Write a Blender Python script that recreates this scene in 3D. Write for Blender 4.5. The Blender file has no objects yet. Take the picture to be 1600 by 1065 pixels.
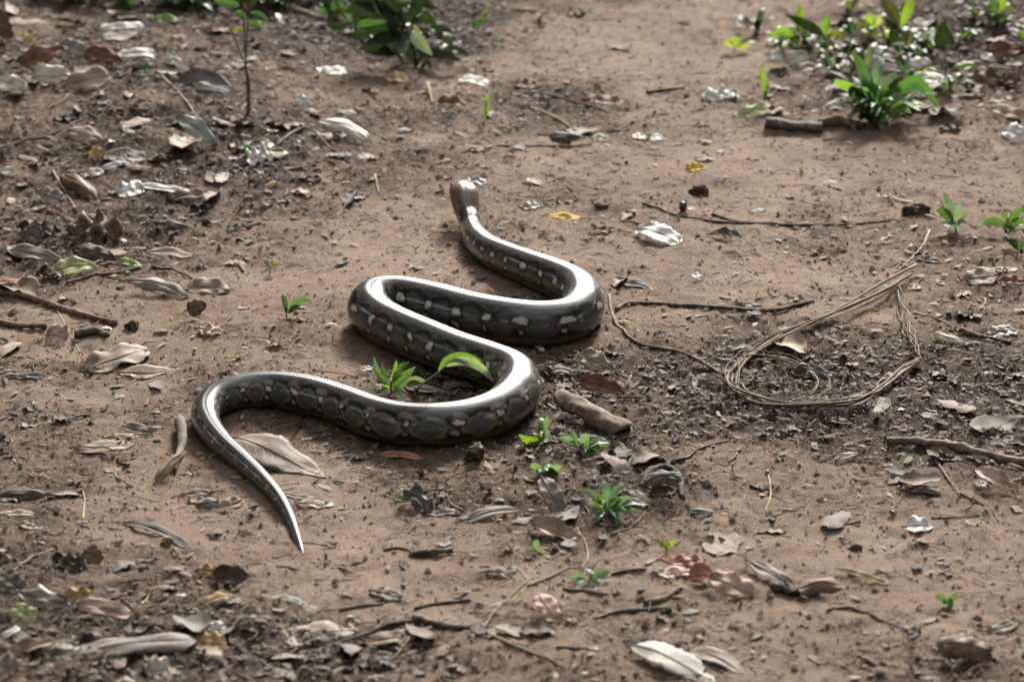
import bpy, math, random
import numpy as np
from mathutils import Vector, Matrix

# ------------------------------------------------------------------ camera, sky, sun, exposure
scn = bpy.context.scene
COL = scn.collection
CAM_H, PITCH, HFOV = 1.60, math.radians(20.0), math.radians(20.0)
cam_d = bpy.data.cameras.new('camera'); cam = bpy.data.objects.new('camera', cam_d); COL.objects.link(cam)
cam_d.sensor_width = 36.0; cam_d.angle = HFOV
cam.location = (0, 0, CAM_H); cam.rotation_euler = (math.pi/2 - PITCH, 0, 0)
cam_d.clip_start = 0.05; cam_d.clip_end = 500
cam_d.dof.use_dof = True; cam_d.dof.focus_distance = 4.5; cam_d.dof.aperture_fstop = 5.4
scn.camera = cam

SUN_EL, SUN_AZ = math.radians(30), math.radians(11)           # azimuth from +Y, positive = to the right
w = bpy.data.worlds.new('World'); scn.world = w; w.use_nodes = True
nt = w.node_tree; nt.nodes.clear()
wo = nt.nodes.new('ShaderNodeOutputWorld'); bg = nt.nodes.new('ShaderNodeBackground')
sky = nt.nodes.new('ShaderNodeTexSky'); sky.sky_type = 'NISHITA'; sky.sun_disc = False
sky.sun_elevation = SUN_EL; sky.sun_rotation = SUN_AZ
sky.air_density = 1.0; sky.dust_density = 1.0; sky.ozone_density = 1.0
hs = nt.nodes.new('ShaderNodeHueSaturation'); hs.inputs['Saturation'].default_value = 0.14
nt.links.new(sky.outputs[0], hs.inputs['Color']); nt.links.new(hs.outputs[0], bg.inputs[0])
bg.inputs[1].default_value = 0.11
nt.links.new(bg.outputs[0], wo.inputs[0])
sd = bpy.data.lights.new('sun', 'SUN'); sun = bpy.data.objects.new('sun', sd); COL.objects.link(sun)
sd.energy = 1.3; sd.angle = math.radians(13); sd.color = (1.0, 0.95, 0.88)
sdir = Vector((math.sin(SUN_AZ)*math.cos(SUN_EL), math.cos(SUN_AZ)*math.cos(SUN_EL), math.sin(SUN_EL)))
sun.rotation_euler = sdir.to_track_quat('Z', 'Y').to_euler(); sun.location = (0, 8, 8)
vs = scn.view_settings
vs.view_transform = 'Standard'; vs.look = 'None'; vs.gamma = 1.0; vs.use_curve_mapping = False
vs.exposure = 2.84

rng = np.random.default_rng(7); random.seed(7)

# ------------------------------------------------------------------ noise and the lie of the land
def _hash(ix, iy, seed):
    n = (ix.astype(np.int64)*374761393 + iy.astype(np.int64)*668265263 + seed*974711) & 0xffffffff
    n = ((n ^ (n >> 13))*1274126177) & 0xffffffff
    n = (n ^ (n >> 16)) & 0xffff
    return n/32767.5 - 1.0
def vnoise(x, y, seed):
    ix = np.floor(x); iy = np.floor(y); fx = x-ix; fy = y-iy
    fx = fx*fx*fx*(fx*(fx*6-15)+10); fy = fy*fy*fy*(fy*(fy*6-15)+10)
    a = _hash(ix, iy, seed); b = _hash(ix+1, iy, seed); c = _hash(ix, iy+1, seed); d = _hash(ix+1, iy+1, seed)
    return (a*(1-fx)+b*fx)*(1-fy) + (c*(1-fx)+d*fx)*fy
def fbm(x, y, f, octv, seed, gain=0.5):
    s = 0; a = 1; t = 0
    for o in range(octv):
        s = s + a*vnoise(x*f+o*17.3, y*f-o*9.1, seed+o*31); t += a; a *= gain; f *= 2.03
    return s/t
def sstep(a, b, x):
    t = np.clip((x-a)/(b-a), 0, 1); return t*t*(3-2*t)

FPX = 800/math.tan(HFOV/2); CP, SP = math.cos(PITCH), math.sin(PITCH)
def ray(px, py):
    dx, dy = px-800.0, 532.5-py
    return np.array([dx, CP*FPX + SP*dy, -SP*FPX + CP*dy])/FPX
def flat(px, py):
    d = ray(px, py); t = -CAM_H/d[2]; return d[0]*t, d[1]*t
def mmpx(px, py):                                              # metres per photo pixel at the ground there
    d = ray(px, py); return (-CAM_H/d[2])/FPX

def blob(x, y, px, py, rx, ry):                                # a soft elliptical patch on the ground
    cx, cy = flat(px, py); m = mmpx(px, py); s = -ray(px, py)[2]
    return np.exp(-(((x-cx)/(rx*m))**2 + ((y-cy)/(ry*m/s))**2))
DARK = [(1300,585,300,95,1.0),(1530,640,170,80,.9),(130,250,300,110,.75),(60,770,190,70,.8),(200,1000,380,90,.75),
        (600,20,170,60,1.2),(1420,110,230,80,.9),(880,600,120,55,.6),(70,420,140,60,.7),(650,770,110,40,.5),(950,780,150,50,.5),
        (400,210,190,80,.6),(270,5,360,75,1.7),(1010,760,90,40,.5),(520,1040,200,50,.6),(480,640,160,40,.5),(700,600,130,30,.7),  # bank-top and bush patches: humus plus painted shade under the bushes
        (900,165,140,35,.55),(600,250,140,50,.5),(1560,60,150,70,.7),(760,690,140,22,.6),(150,880,160,30,.6)]
LITE = [(1000,80,260,90,1.0),(1180,285,230,55,.9),(1300,880,330,120,1.0),(1150,720,130,40,.8),(430,440,170,60,.8),(620,380,100,50,.8),
        (640,900,200,60,.7),(1050,420,140,50,.7),(520,790,100,40,.6),(1000,640,90,30,.4),(240,540,120,40,.5)]
def humus(x, y):
    s = 0*x
    for a, b, c, d, k in DARK: s = s + k*blob(x, y, a, b, c, d)
    for a, b, c, d, k in LITE: s = s - .95*k*blob(x, y, a, b, c, d)
    far = sstep(1.4, 3.0, np.abs(x))*0.5
    n = fbm(x, y, 2.2, 4, 11)*0.55 + fbm(x, y, 11, 3, 12)*0.35
    return np.clip(0.36 + 0.62*s + n + far*.5, 0, 1)
def coarse(x, y):
    bank = 0.085*sstep(0.15, 0.75, -(x+0.10*(y-5.6)) )*sstep(4.9, 5.9, y)
    bank = bank + 0.05*sstep(0.55, 1.1, x)*sstep(5.6, 6.6, y)
    near = 0.03*sstep(0.3, 0.8, -x)*sstep(4.1, 3.5, y)
    return bank + near + 0.016*fbm(x, y, 1.3, 2, 3) + 0.007*fbm(x, y, 5.0, 2, 4)
def ground(x, y):
    x = np.asarray(x, float); y = np.asarray(y, float)
    hm = humus(x, y); amp = 0.38 + 0.75*hm
    fine = 0.0045*fbm(x, y, 16, 2, 5) + amp*(0.0042*fbm(x, y*0.8, 38, 2, 6) + 0.0034*fbm(x, y, 90, 1, 8))
    rid = 1-np.abs(fbm(x, y, 24, 2, 9)); cl = np.clip(rid-0.72, 0, 1)*0.012*amp
    return coarse(x, y) + fine + cl*.8
def gz(x, y): return float(ground(np.array([x]), np.array([y]))[0])
def cz(x, y): return float(coarse(np.array([x]), np.array([y]))[0])
def G(px, py, dz=0.0):                                         # photo pixel -> point on the ground (or dz above it)
    d = ray(px, py); t = -CAM_H/d[2]
    for _ in range(14):
        z = cz(d[0]*t, d[1]*t) + dz; t += 0.7*((z-CAM_H)/d[2]-t)
    return np.array([d[0]*t, d[1]*t, CAM_H+d[2]*t])
def atY(px, py, Y):                                            # photo pixel -> point in the upright plane at distance Y
    d = ray(px, py); t = Y/d[1]; return np.array([d[0]*t, Y, CAM_H+d[2]*t])
def scale_at(p): return (p[1]*CP - (p[2]-CAM_H)*SP)/FPX

# ------------------------------------------------------------------ materials
MATS = {}
def new_mat(name):
    m = bpy.data.materials.new(name); m.use_nodes = True; MATS[name] = m
    n = m.node_tree.nodes; return m, m.node_tree, n['Principled BSDF'], n['Material Output']
def N(t, ty, **k):
    n = t.nodes.new(ty)
    for a, b in k.items():
        if a in n.inputs: n.inputs[a].default_value = b
        else: setattr(n, a, b)
    return n
def mixc(t, fac, a, b, blend='MIX'):
    m = t.nodes.new('ShaderNodeMix'); m.data_type = 'RGBA'; m.blend_type = blend
    for i, v in ((0, fac), (6, a), (7, b)):
        if hasattr(v, 'is_output'): t.links.new(v, m.inputs[i])
        else: m.inputs[i].default_value = v if i == 0 else (*v, 1)
    return m.outputs[2]
def ramp(t, src, pts):
    r = t.nodes.new('ShaderNodeValToRGB'); e = r.color_ramp.elements
    e[0].position, e[0].color = pts[0][0], (*[pts[0][1]]*3, 1); e[1].position, e[1].color = pts[-1][0], (*[pts[-1][1]]*3, 1)
    for p, v in pts[1:-1]:
        q = e.new(p); q.color = (v, v, v, 1)
    t.links.new(src, r.inputs[0]); return r.outputs[0]

def soil_material():
    m, t, b, o = new_mat('soil'); L = t.links.new
    tc = N(t, 'ShaderNodeTexCoord'); at = N(t, 'ShaderNodeAttribute', attribute_name='humus')
    def noise(s, d=4, r=.6): 
        n = N(t, 'ShaderNodeTexNoise', Scale=s, Detail=d, Roughness=r); L(tc.outputs['Object'], n.inputs['Vector']); return n.outputs['Fac']
    n1, n2, n3, n4 = noise(3.0), noise(26, 5, .7), noise(130, 4, .7), noise(520, 3, .7)
    pale = mixc(t, ramp(t, n1, [(.40, 0), (.60, 1)]), (.425,.312,.236), (.270,.182,.130))
    pale = mixc(t, ramp(t, n2, [(.42, 0), (.62, 1)]), pale, (.355,.265,.203))
    dark = mixc(t, ramp(t, n2, [(.35, 0), (.65, 1)]), (.046,.036,.030), (.125,.092,.070))
    ad = N(t, 'ShaderNodeMath', operation='ADD'); L(at.outputs['Fac'], ad.inputs[0])
    sb = N(t, 'ShaderNodeMath', operation='MULTIPLY_ADD'); L(n3, sb.inputs[0]); sb.inputs[1].default_value = 1.3; sb.inputs[2].default_value = -.65
    L(sb.outputs[0], ad.inputs[1])
    c = mixc(t, ramp(t, ad.outputs[0], [(.25, 0), (.85, 1)]), pale, dark)
    c = mixc(t, ramp(t, n3, [(.32, .5), (.42, 0)]), c, (.15,.105,.078))
    c = mixc(t, ramp(t, n4, [(.56, 0), (.68, .7)]), c, (.44,.335,.26))
    c = mixc(t, ramp(t, n4, [(.32, .55), (.42, 0)]), c, (.12,.085,.064))
    L(c, b.inputs['Base Color']); b.inputs['Roughness'].default_value = .92; b.inputs['Specular IOR Level'].default_value = .08
    h = N(t, 'ShaderNodeMath', operation='ADD'); L(n3, h.inputs[0]); L(n4, h.inputs[1])
    bp = N(t, 'ShaderNodeBump', Strength=1.0, Distance=.010); L(h.outputs[0], bp.inputs['Height']); L(bp.outputs[0], b.inputs['Normal'])
    return m
def litter_material(name, rough=.75):
    m, t, b, o = new_mat(name); L = t.links.new
    at = N(t, 'ShaderNodeAttribute', attribute_name='tint'); tc = N(t, 'ShaderNodeTexCoord')
    n = N(t, 'ShaderNodeTexNoise', Scale=350, Detail=3); L(tc.outputs['Object'], n.inputs['Vector'])
    c = mixc(t, ramp(t, n.outputs['Fac'], [(.3, .55), (.6, 0)]), at.outputs['Color'], (.05,.037,.03))
    L(c, b.inputs['Base Color']); b.inputs['Roughness'].default_value = rough; b.inputs['Specular IOR Level'].default_value = .15
    return m
def leaf_material(name, rough, spec, transl, veins):
    m, t, b, o = new_mat(name); L = t.links.new
    oi = N(t, 'ShaderNodeObjectInfo'); uv = N(t, 'ShaderNodeTexCoord'); sx = N(t, 'ShaderNodeSeparateXYZ'); L(uv.outputs['UV'], sx.inputs[0])
    def M(op, a, b_=None, c=None):
        q = N(t, 'ShaderNodeMath', operation=op)
        for i, v in enumerate((a, b_, c)):
            if v is None: continue
            if hasattr(v, 'is_output'): L(v, q.inputs[i])
            else: q.inputs[i].default_value = v
        return q.outputs[0]
    au = M('ABSOLUTE', M('MULTIPLY_ADD', sx.outputs[0], 2, -1))
    ph = M('MULTIPLY', M('MULTIPLY_ADD', au, -.28, sx.outputs[1]), 62)
    vein = ramp(t, M('SINE', ph), [(.80, 0), (.98, 1)])
    ofs = N(t, 'ShaderNodeVectorMath', operation='ADD'); L(uv.outputs['Object'], ofs.inputs[0])
    rv = N(t, 'ShaderNodeCombineXYZ'); L(M('MULTIPLY', oi.outputs['Random'], 50), rv.inputs[0]); L(rv.outputs[0], ofs.inputs[1])
    n1 = N(t, 'ShaderNodeTexNoise', Scale=38, Detail=5, Roughness=.65); L(ofs.outputs[0], n1.inputs['Vector'])
    n2 = N(t, 'ShaderNodeTexNoise', Scale=240, Detail=3, Roughness=.6); L(ofs.outputs[0], n2.inputs['Vector'])
    dk = mixc(t, 1.0, oi.outputs['Color'], (.42,.36,.32), 'MULTIPLY'); lt = mixc(t, .18, oi.outputs['Color'], (.55,.47,.38))
    if name == 'green_leaf': dk = mixc(t, 1.0, oi.outputs['Color'], (.6,.62,.5), 'MULTIPLY'); lt = mixc(t, .22, oi.outputs['Color'], (.25,.30,.10))
    c = mixc(t, ramp(t, n1.outputs['Fac'], [(.36, .8), (.55, 0)]), oi.outputs['Color'], dk)
    c = mixc(t, ramp(t, n2.outputs['Fac'], [(.52, 0), (.72, .8)]), c, lt)
    spots = ramp(t, n2.outputs['Fac'], [(.28, .7), (.36, 0)]); c = mixc(t, spots, c, (.04,.03,.025) if name != 'green_leaf' else (.05,.06,.02))
    c = mixc(t, M('MULTIPLY', vein, veins), c, lt)
    L(c, b.inputs['Base Color']); b.inputs['Roughness'].default_value = rough; b.inputs['Specular IOR Level'].default_value = spec
    hh = M('ADD', M('MULTIPLY', n1.outputs['Fac'], .8), M('MULTIPLY', vein, -.25))
    bp = N(t, 'ShaderNodeBump', Strength=.5, Distance=.0014); L(hh, bp.inputs['Height']); L(bp.outputs[0], b.inputs['Normal'])
    if transl:
        tr = N(t, 'ShaderNodeBsdfTranslucent'); L(mixc(t, 1.0, c, (1.5,1.7,.7), 'MULTIPLY'), tr.inputs['Color'])
        mx = N(t, 'ShaderNodeMixShader'); mx.inputs[0].default_value = transl
        L(b.outputs[0], mx.inputs[1]); L(tr.outputs[0], mx.inputs[2]); L(mx.outputs[0], o.inputs['Surface'])
    return m
def wood_material():
    m, t, b, o = new_mat('twig_wood'); L = t.links.new
    oi = N(t, 'ShaderNodeObjectInfo'); tc = N(t, 'ShaderNodeTexCoord')
    mp = N(t, 'ShaderNodeMapping'); mp.inputs['Scale'].default_value = (10, 160, 1); L(tc.outputs['UV'], mp.inputs[0])
    n = N(t, 'ShaderNodeTexNoise', Scale=1, Detail=6, Roughness=.7); L(mp.outputs[0], n.inputs['Vector'])
    n2 = N(t, 'ShaderNodeTexNoise', Scale=90, Detail=3); L(tc.outputs['Object'], n2.inputs['Vector'])
    c = mixc(t, ramp(t, n.outputs['Fac'], [(.35, .85), (.6, 0)]), oi.outputs['Color'], mixc(t, 1, oi.outputs['Color'], (.3,.27,.25), 'MULTIPLY'))
    c = mixc(t, ramp(t, n2.outputs['Fac'], [(.5, 0), (.7, .5)]), c, (.33,.28,.23))
    L(c, b.inputs['Base Color']); b.inputs['Roughness'].default_value = .78; b.inputs['Specular IOR Level'].default_value = .2
    bp = N(t, 'ShaderNodeBump', Strength=.6, Distance=.002); L(n.outputs['Fac'], bp.inputs['Height']); L(bp.outputs[0], b.inputs['Normal'])
    return m
def snake_material():
    m, t, b, o = new_mat('snake_skin'); L = t.links.new
    at = N(t, 'ShaderNodeAttribute', attribute_name='tint'); tc = N(t, 'ShaderNodeTexCoord')
    mp = N(t, 'ShaderNodeMapping'); mp.inputs['Rotation'].default_value = (0, 0, math.radians(45)); L(tc.outputs['UV'], mp.inputs[0])
    v = N(t, 'ShaderNodeTexVoronoi', Scale=230, Randomness=.12); L(mp.outputs[0], v.inputs['Vector'])
    n = N(t, 'ShaderNodeTexNoise', Scale=60, Detail=4); L(tc.outputs['UV'], n.inputs['Vector'])
    c = mixc(t, ramp(t, v.outputs['Distance'], [(.35, 0), (.75, .6)]), at.outputs['Color'], (.010,.009,.009))
    c = mixc(t, ramp(t, n.outputs['Fac'], [(.35, .4), (.6, 0)]), c, (.022,.020,.019))
    L(c, b.inputs['Base Color'])
    L(ramp(t, n.outputs['Fac'], [(.3, .46), (.7, .36)]), b.inputs['Roughness'])
    b.inputs['IOR'].default_value = 1.45; b.inputs['Specular IOR Level'].default_value = .22
    b.inputs['Coat Weight'].default_value = .7; b.inputs['Coat IOR'].default_value = 1.42; b.inputs['Coat Roughness'].default_value = .10
    cb = N(t, 'ShaderNodeBump', Strength=.10, Distance=.0010); cb.invert = True; L(v.outputs['Distance'], cb.inputs['Height']); L(cb.outputs[0], b.inputs['Coat Normal'])
    bp = N(t, 'ShaderNodeBump', Strength=.30, Distance=.0010); bp.invert = True
    L(v.outputs['Distance'], bp.inputs['Height']); L(bp.outputs[0], b.inputs['Normal'])
    return m
def plain_material(name, col, rough):
    m, t, b, o = new_mat(name); tc = N(t, 'ShaderNodeTexCoord')
    n = N(t, 'ShaderNodeTexNoise', Scale=120, Detail=3); t.links.new(tc.outputs['Object'], n.inputs['Vector'])
    c = mixc(t, ramp(t, n.outputs['Fac'], [(.35, .7), (.6, 0)]), col, tuple(.5*k for k in col)); t.links.new(c, b.inputs['Base Color'])
    b.inputs['Roughness'].default_value = rough; return m
soil_material(); litter_material('litter'); litter_material('crumbs', .9); wood_material(); snake_material()
leaf_material('dry_leaf', .66, .17, .0, .5); leaf_material('waxy_leaf', .55, .35, .0, .3); leaf_material('green_leaf', .48, .32, .26, .4)
plain_material('eye', (.02,.015,.01), .08); plain_material('nut', (.05,.035,.028), .4)

# ------------------------------------------------------------------ object helpers
def mesh_np(name, verts, faces_flat, counts, mat, cols=None, smooth=True, uvs=None):
    me = bpy.data.meshes.new(name); nv = len(verts)
    me.vertices.add(nv); me.vertices.foreach_set('co', np.asarray(verts, np.float32).ravel())
    me.loops.add(len(faces_flat)); me.loops.foreach_set('vertex_index', np.asarray(faces_flat, np.int32))
    starts = np.concatenate([[0], np.cumsum(counts)[:-1]]).astype(np.int32)
    me.polygons.add(len(counts)); me.polygons.foreach_set('loop_start', starts)
    me.polygons.foreach_set('use_smooth', np.full(len(counts), smooth))
    if uvs is not None:
        l = me.uv_layers.new(name='UVMap'); l.data.foreach_set('uv', np.asarray(uvs, np.float32)[np.asarray(faces_flat)].ravel())
    if cols is not None:
        a = me.color_attributes.new('tint', 'FLOAT_COLOR', 'POINT')
        a.data.foreach_set('color', np.concatenate([cols, np.ones((nv, 1))], 1).astype(np.float32).ravel())
    me.update(calc_edges=True); me.validate()
    if mat: me.materials.append(MATS[mat])
    return me
def link(name, me, parent=None, loc=(0,0,0), color=None):
    o = bpy.data.objects.new(name, me); COL.objects.link(o); o.location = loc
    if parent: o.parent = parent
    if color is not None: o.color = (*color, 1)
    return o
def tag(o, label=None, cat=None, group=None, kind=None):
    for k, v in (('label', label), ('category', cat), ('group', group), ('kind', kind)):
        if v: o[k] = v
    return o
def grid_faces(nu, nv, wrap=False):
    i = np.arange(nu-1)[:, None]*nv; j = np.arange(nv if wrap else nv-1)[None, :]; j2 = (j+1) % nv
    f = np.stack([i+j, i+j2, i+nv+j2, i+nv+j], -1).reshape(-1, 4); return f.ravel(), np.full(len(f), 4)
def tube(pts, rad, nseg=7, seed=0, rough=.0):
    """swept tube through points; returns verts, faces, counts, uv"""
    P = np.asarray(pts, float); n = len(P); R = np.broadcast_to(np.asarray(rad, float), (n,)).copy()
    T = np.gradient(P, axis=0); T /= np.linalg.norm(T, axis=1)[:, None]+1e-12
    ref = np.array([.13, .07, .99]); S = np.cross(T, ref); S /= np.linalg.norm(S, axis=1)[:, None]+1e-9; U = np.cross(S, T)
    a = np.arange(nseg)/nseg*2*math.pi; r = np.random.default_rng(seed)
    lf = np.interp(np.arange(n), np.linspace(0, n-1, max(3, n//5)), r.normal(size=max(3, n//5)))[:, None]; rr = R[:, None]*(1+rough*r.normal(size=(n, nseg))*.30+rough*r.normal(size=(1, nseg))*.5+rough*lf*.6)
    V = P[:, None]+rr[..., None]*(np.cos(a)[None, :, None]*S[:, None]+np.sin(a)[None, :, None]*U[:, None])
    f, c = grid_faces(n, nseg, True)
    f = np.concatenate([f, np.arange(nseg)[::-1], (n-1)*nseg+np.arange(nseg)]); c = np.concatenate([c, [nseg, nseg]])
    ln = np.concatenate([[0], np.cumsum(np.linalg.norm(np.diff(P, axis=0), axis=1))])
    uv = np.stack([np.repeat(ln[:, None], nseg, 1), np.repeat((np.abs(a-math.pi)/math.pi*.02)[None], n, 0)], -1).reshape(-1, 2)
    return V.reshape(-1, 3), f, c, uv
def catmull(P, n):
    P = np.asarray(P, float)
    if len(P) == 2: t = np.linspace(0, 1, n)[:, None]; return P[0]*(1-t)+P[1]*t
    Q = np.concatenate([[2*P[0]-P[1]], P, [2*P[-1]-P[-2]]]); out = []
    k = len(P)-1
    for s in np.linspace(0, k-1e-6, n):
        i = int(s); u = s-i; a, b, c, d = Q[i:i+4]
        out.append(.5*((2*b)+(-a+c)*u+(2*a-5*b+4*c-d)*u*u+(-a+3*b-3*c+d)*u**3))
    return np.array(out)

# ------------------------------------------------------------------ the ground, one sheet to the horizon
def axis(dense_a, dense_b, n, far_a, far_b, step_fn=None):
    d = np.linspace(dense_a, dense_b, n); st = d[1]-d[0]
    lo, hi = [], []; s = st; v = dense_a
    while v > far_a: s *= 1.22; v -= s; lo.append(v)
    s = d[-1]-d[-2]; v = dense_b
    while v < far_b: s *= 1.22; v += s; hi.append(v)
    return np.concatenate([lo[::-1], d, hi])
gx = axis(-1.45, 1.45, 560, -120, 120); gy = axis(2.95, 7.6, 640, -60, 220)
X, Y = np.meshgrid(gx, gy); Z = ground(X, Y); HM = humus(X, Y)
f, c = grid_faces(len(gy), len(gx))
me = mesh_np('ground', np.stack([X, Y, Z], -1).reshape(-1, 3), f, c, 'soil')
a = me.attributes.new('humus', 'FLOAT', 'POINT'); a.data.foreach_set('value', HM.ravel().astype(np.float32))
tag(link('ground', me), 'packed brown forest path soil with darker patches of leaf mould', None, None, 'structure')

# ------------------------------------------------------------------ the snake
def build_snake():
    # photo pixels along the axis of the body, tail tip first, and its thickness in pixels
    A = [(474,866,5),(466,842,11),(454,810,17),(436,778,22),(411,750,27),(378,720,32),(348,694,36),(327,668,41),(321,645,45),(336,625,50),
         (365,614,53),(400,609,55),(440,610,58),(490,619,61),(540,635,63),(585,652,65),(630,662,66),(680,664,67),(735,657,67),
         (780,640,67),(805,618,68),(811,600,68),(800,583,69),(765,569,69),(715,553,69),(665,533,69),(620,514,69),(590,497,69),(578,481,70),
         (590,469,70),(625,467,70),(680,478,71),(740,493,71),(800,503,71),(850,506,70),(890,499,68),(909,482,67),(910,464,65),
         (896,449,63),(866,434,59),(830,420,55),(795,406,51),(764,391,46),(744,373,41),(736,357,35)]
    pts, rad = [], []
    for px, py, D in A:
        p = G(px, py); r = .5*D*scale_at(p); p = G(px, py, r*.93); pts.append(p); rad.append(r)
    Y0 = pts[-1][1]; body_n = len(pts)
    for px, py, dY in ((734,347,.022),(731,335,.046),(728,319,.064),(725,302,.086),(722,293,.118),(719,287,.148)):
        pts.append(atY(px, py, Y0+dY)); rad.append(rad[-1])
    pts = np.array(pts); rad = np.array(rad)
    q = 2600; Pd = catmull(pts, q); Rd = catmull(np.stack([rad, rad, rad], 1), q)[:, 0]
    s = np.concatenate([[0], np.cumsum(np.linalg.norm(np.diff(Pd, axis=0), axis=1))])
    n = 1500; ss = np.linspace(0, s[-1], n); P = np.stack([np.interp(ss, s, Pd[:, k]) for k in range(3)], 1); R = np.interp(ss, s, Rd)
    for _ in range(14):                                          # even out the trace
        P[1:-1] = .5*P[1:-1]+.25*(P[:-2]+P[2:]); R[1:-1] = .5*R[1:-1]+.25*(R[:-2]+R[2:])
    s_head = np.interp((body_n+0.3)/(len(pts)-1)*1.0*(q-1), np.arange(q), s)
    HW = .0265                                                   # half the head's width
    u = np.clip((ss-s_head)/(s[-1]-s_head), 0, 1)
    wx = np.interp(u, [0,.12,.28,.45,.62,.78,.90,.97,1], [1.04,1.14,1.30,1.42,1.37,1.18,.95,.70,.12])
    wz = np.interp(u, [0,.12,.28,.45,.62,.78,.90,.97,1], [1.02,1.02,1.0,.96,.86,.70,.54,.36,.05])
    k = R[np.searchsorted(ss, s_head)]
    hx = np.where(u > 0, wx*HW/1.42, R); hz = np.where(u > 0, wz*HW/1.42, R)
    bl = sstep(0, .12, u); RX = R*(1-bl)+hx*bl; RZ = R*(1-bl)+hz*bl
    tipf = np.sqrt(np.clip(ss/.02, 0.02, 1)); RX *= tipf; RZ *= tipf
    T = np.gradient(P, axis=0); T /= np.linalg.norm(T, axis=1)[:, None]
    S = np.cross(T, [0, 0, 1.0]); S /= np.linalg.norm(S, axis=1)[:, None]; U = np.cross(S, T)
    m = 72; a = np.arange(m)/m*2*math.pi; A_ = np.where(a > math.pi, 2*math.pi-a, a)   # 0 on the back, pi on the belly
    sx = np.sin(a); szz = np.cos(a)
    prof = 1+.012*np.cos(2*a)-.022*np.exp(-(A_/.10)**2)+.008*np.exp(-((A_-.22)/.10)**2)
    szp = np.where(szz < -.72, -.72-(-.72-szz)*.55, szz)         # belly pressed flat
    V = P[:, None]+(RX[:, None]*(sx*prof*1.02)[None])[..., None]*S[:, None]+(RZ[:, None]*(szp*prof)[None])[..., None]*U[:, None]
    # skin pattern: net of black lines, dark ovals low on the flanks, pale spots
    dgrid = np.tile(A_[None], (n, 1)); side = np.where(a > math.pi, 1.0, 0.0)[None]
    per = .062*np.clip(R/.034, .6, 1.0)*np.where(ss/ss[-1] > .5, .86, 1.0); ph = np.cumsum(np.gradient(ss)/per)[:, None]+side*.37
    nz = vnoise(ss[:, None]*60+0*a[None], np.cos(a)[None]*3+ss[:, None]*0, 77)*.10+vnoise(ss[:, None]*160+0*a[None], np.sin(a)[None]*6+0*ss[:, None], 78)*.05
    ph = ph+nz; dgrid = dgrid+nz*.8
    fr = ph-np.floor(ph); tri = np.abs(fr*2-1)                   # 1 at whole numbers
    front = sstep(.42, .56, ss/ss[-1])[:, None]*np.ones((1, m))     # the fore half carries bolder pale spots
    C = np.empty((n, m, 3)); C[:] = (.034,.032,.029)
    def put(mask, col): C[:] = C*(1-mask[..., None])+np.array(col)*mask[..., None]
    d0 = np.minimum(fr, 1-fr)
    zig = .50+.34*tri; band = sstep(.0, .10, dgrid-zig)
    put(band*.94, (.009,.009,.009))                              # black net over the flanks
    put(sstep(.05, .02, np.abs(dgrid-zig+.05))*.5, (.17,.135,.08))
    put(sstep(.06, .03, np.abs(dgrid-.03))*.5, (.02,.019,.018))
    ov = ((np.abs(fr-.5)/.43)**1.7+(np.abs(dgrid-1.38)/.58)**1.7)**(1/1.7)
    put(sstep(1.04, .88, ov)*(1-.65*front), (.175,.155,.112)); put(sstep(.88, .60, ov)*(1-.35*front), (.068,.064,.050)); put(sstep(.55, .15, ov)*.5, (.070,.080,.105))
    tr_ = sstep(.24, .12, d0+.35*np.clip(.86-dgrid, 0, 1))*sstep(.55, .65, dgrid)*sstep(1.0, .9, dgrid); put(tr_*.8*(1-front), (.24,.22,.185))
    hw = .085+.075*front; sp = np.maximum(d0/hw+np.clip(1.10-dgrid, 0, 1)*3.2, np.abs(dgrid-1.12)/(.13+.03*front)); keep = (vnoise(np.round(ph)*7.3+.5, 0*ph+side*5.0+.5, 5) > -.7)
    put(sstep(2.1, 1.5, sp)*.9*keep, (.011,.010,.010)); put(sstep(1.05, .75, sp)*keep, (.58,.55,.47))
    sp2 = np.sqrt((d0/.075)**2+((dgrid-1.66)/.12)**2); put(sstep(1.05, .6, sp2)*.9, (.44,.40,.32))
    put(sstep(1.88, 2.1, dgrid)*.8, (.20,.13,.055)); put(sstep(2.35, 2.6, dgrid), (.34,.30,.2))
    blot = sstep(.1, .3, vnoise(ph*2.1, dgrid*4, 9))*sstep(1.8, 1.95, dgrid)*sstep(2.6, 2.4, dgrid); put(blot*.85, (.03,.025,.02))
    head = sstep(.05, .2, u)[:, None]*np.ones((1, m)); put(head*.95, (.15,.10,.068)); put(head*sstep(.08, .03, np.abs(dgrid))*.9, (.012,.011,.011))
    fl, cn = grid_faces(n, m, True)
    fl = np.concatenate([fl, np.arange(m)[::-1], (n-1)*m+np.arange(m)]); cn = np.concatenate([cn, [m, m]])
    uv = np.stack([np.repeat(ss[:, None], m, 1), A_[None]*R[:, None]], -1).reshape(-1, 2)
    base = P[n//2].copy(); base[2] = cz(base[0], base[1])
    root = link('snake', None, None, base)
    tag(root, 'long glossy dark patterned python winding in S curves across the path', 'snake')
    link('body', mesh_np('snake_body', V.reshape(-1, 3)-base, fl, cn, 'snake_skin', C.reshape(-1, 3), True, uv), root)
    i = int(np.searchsorted(u, .72))
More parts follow.
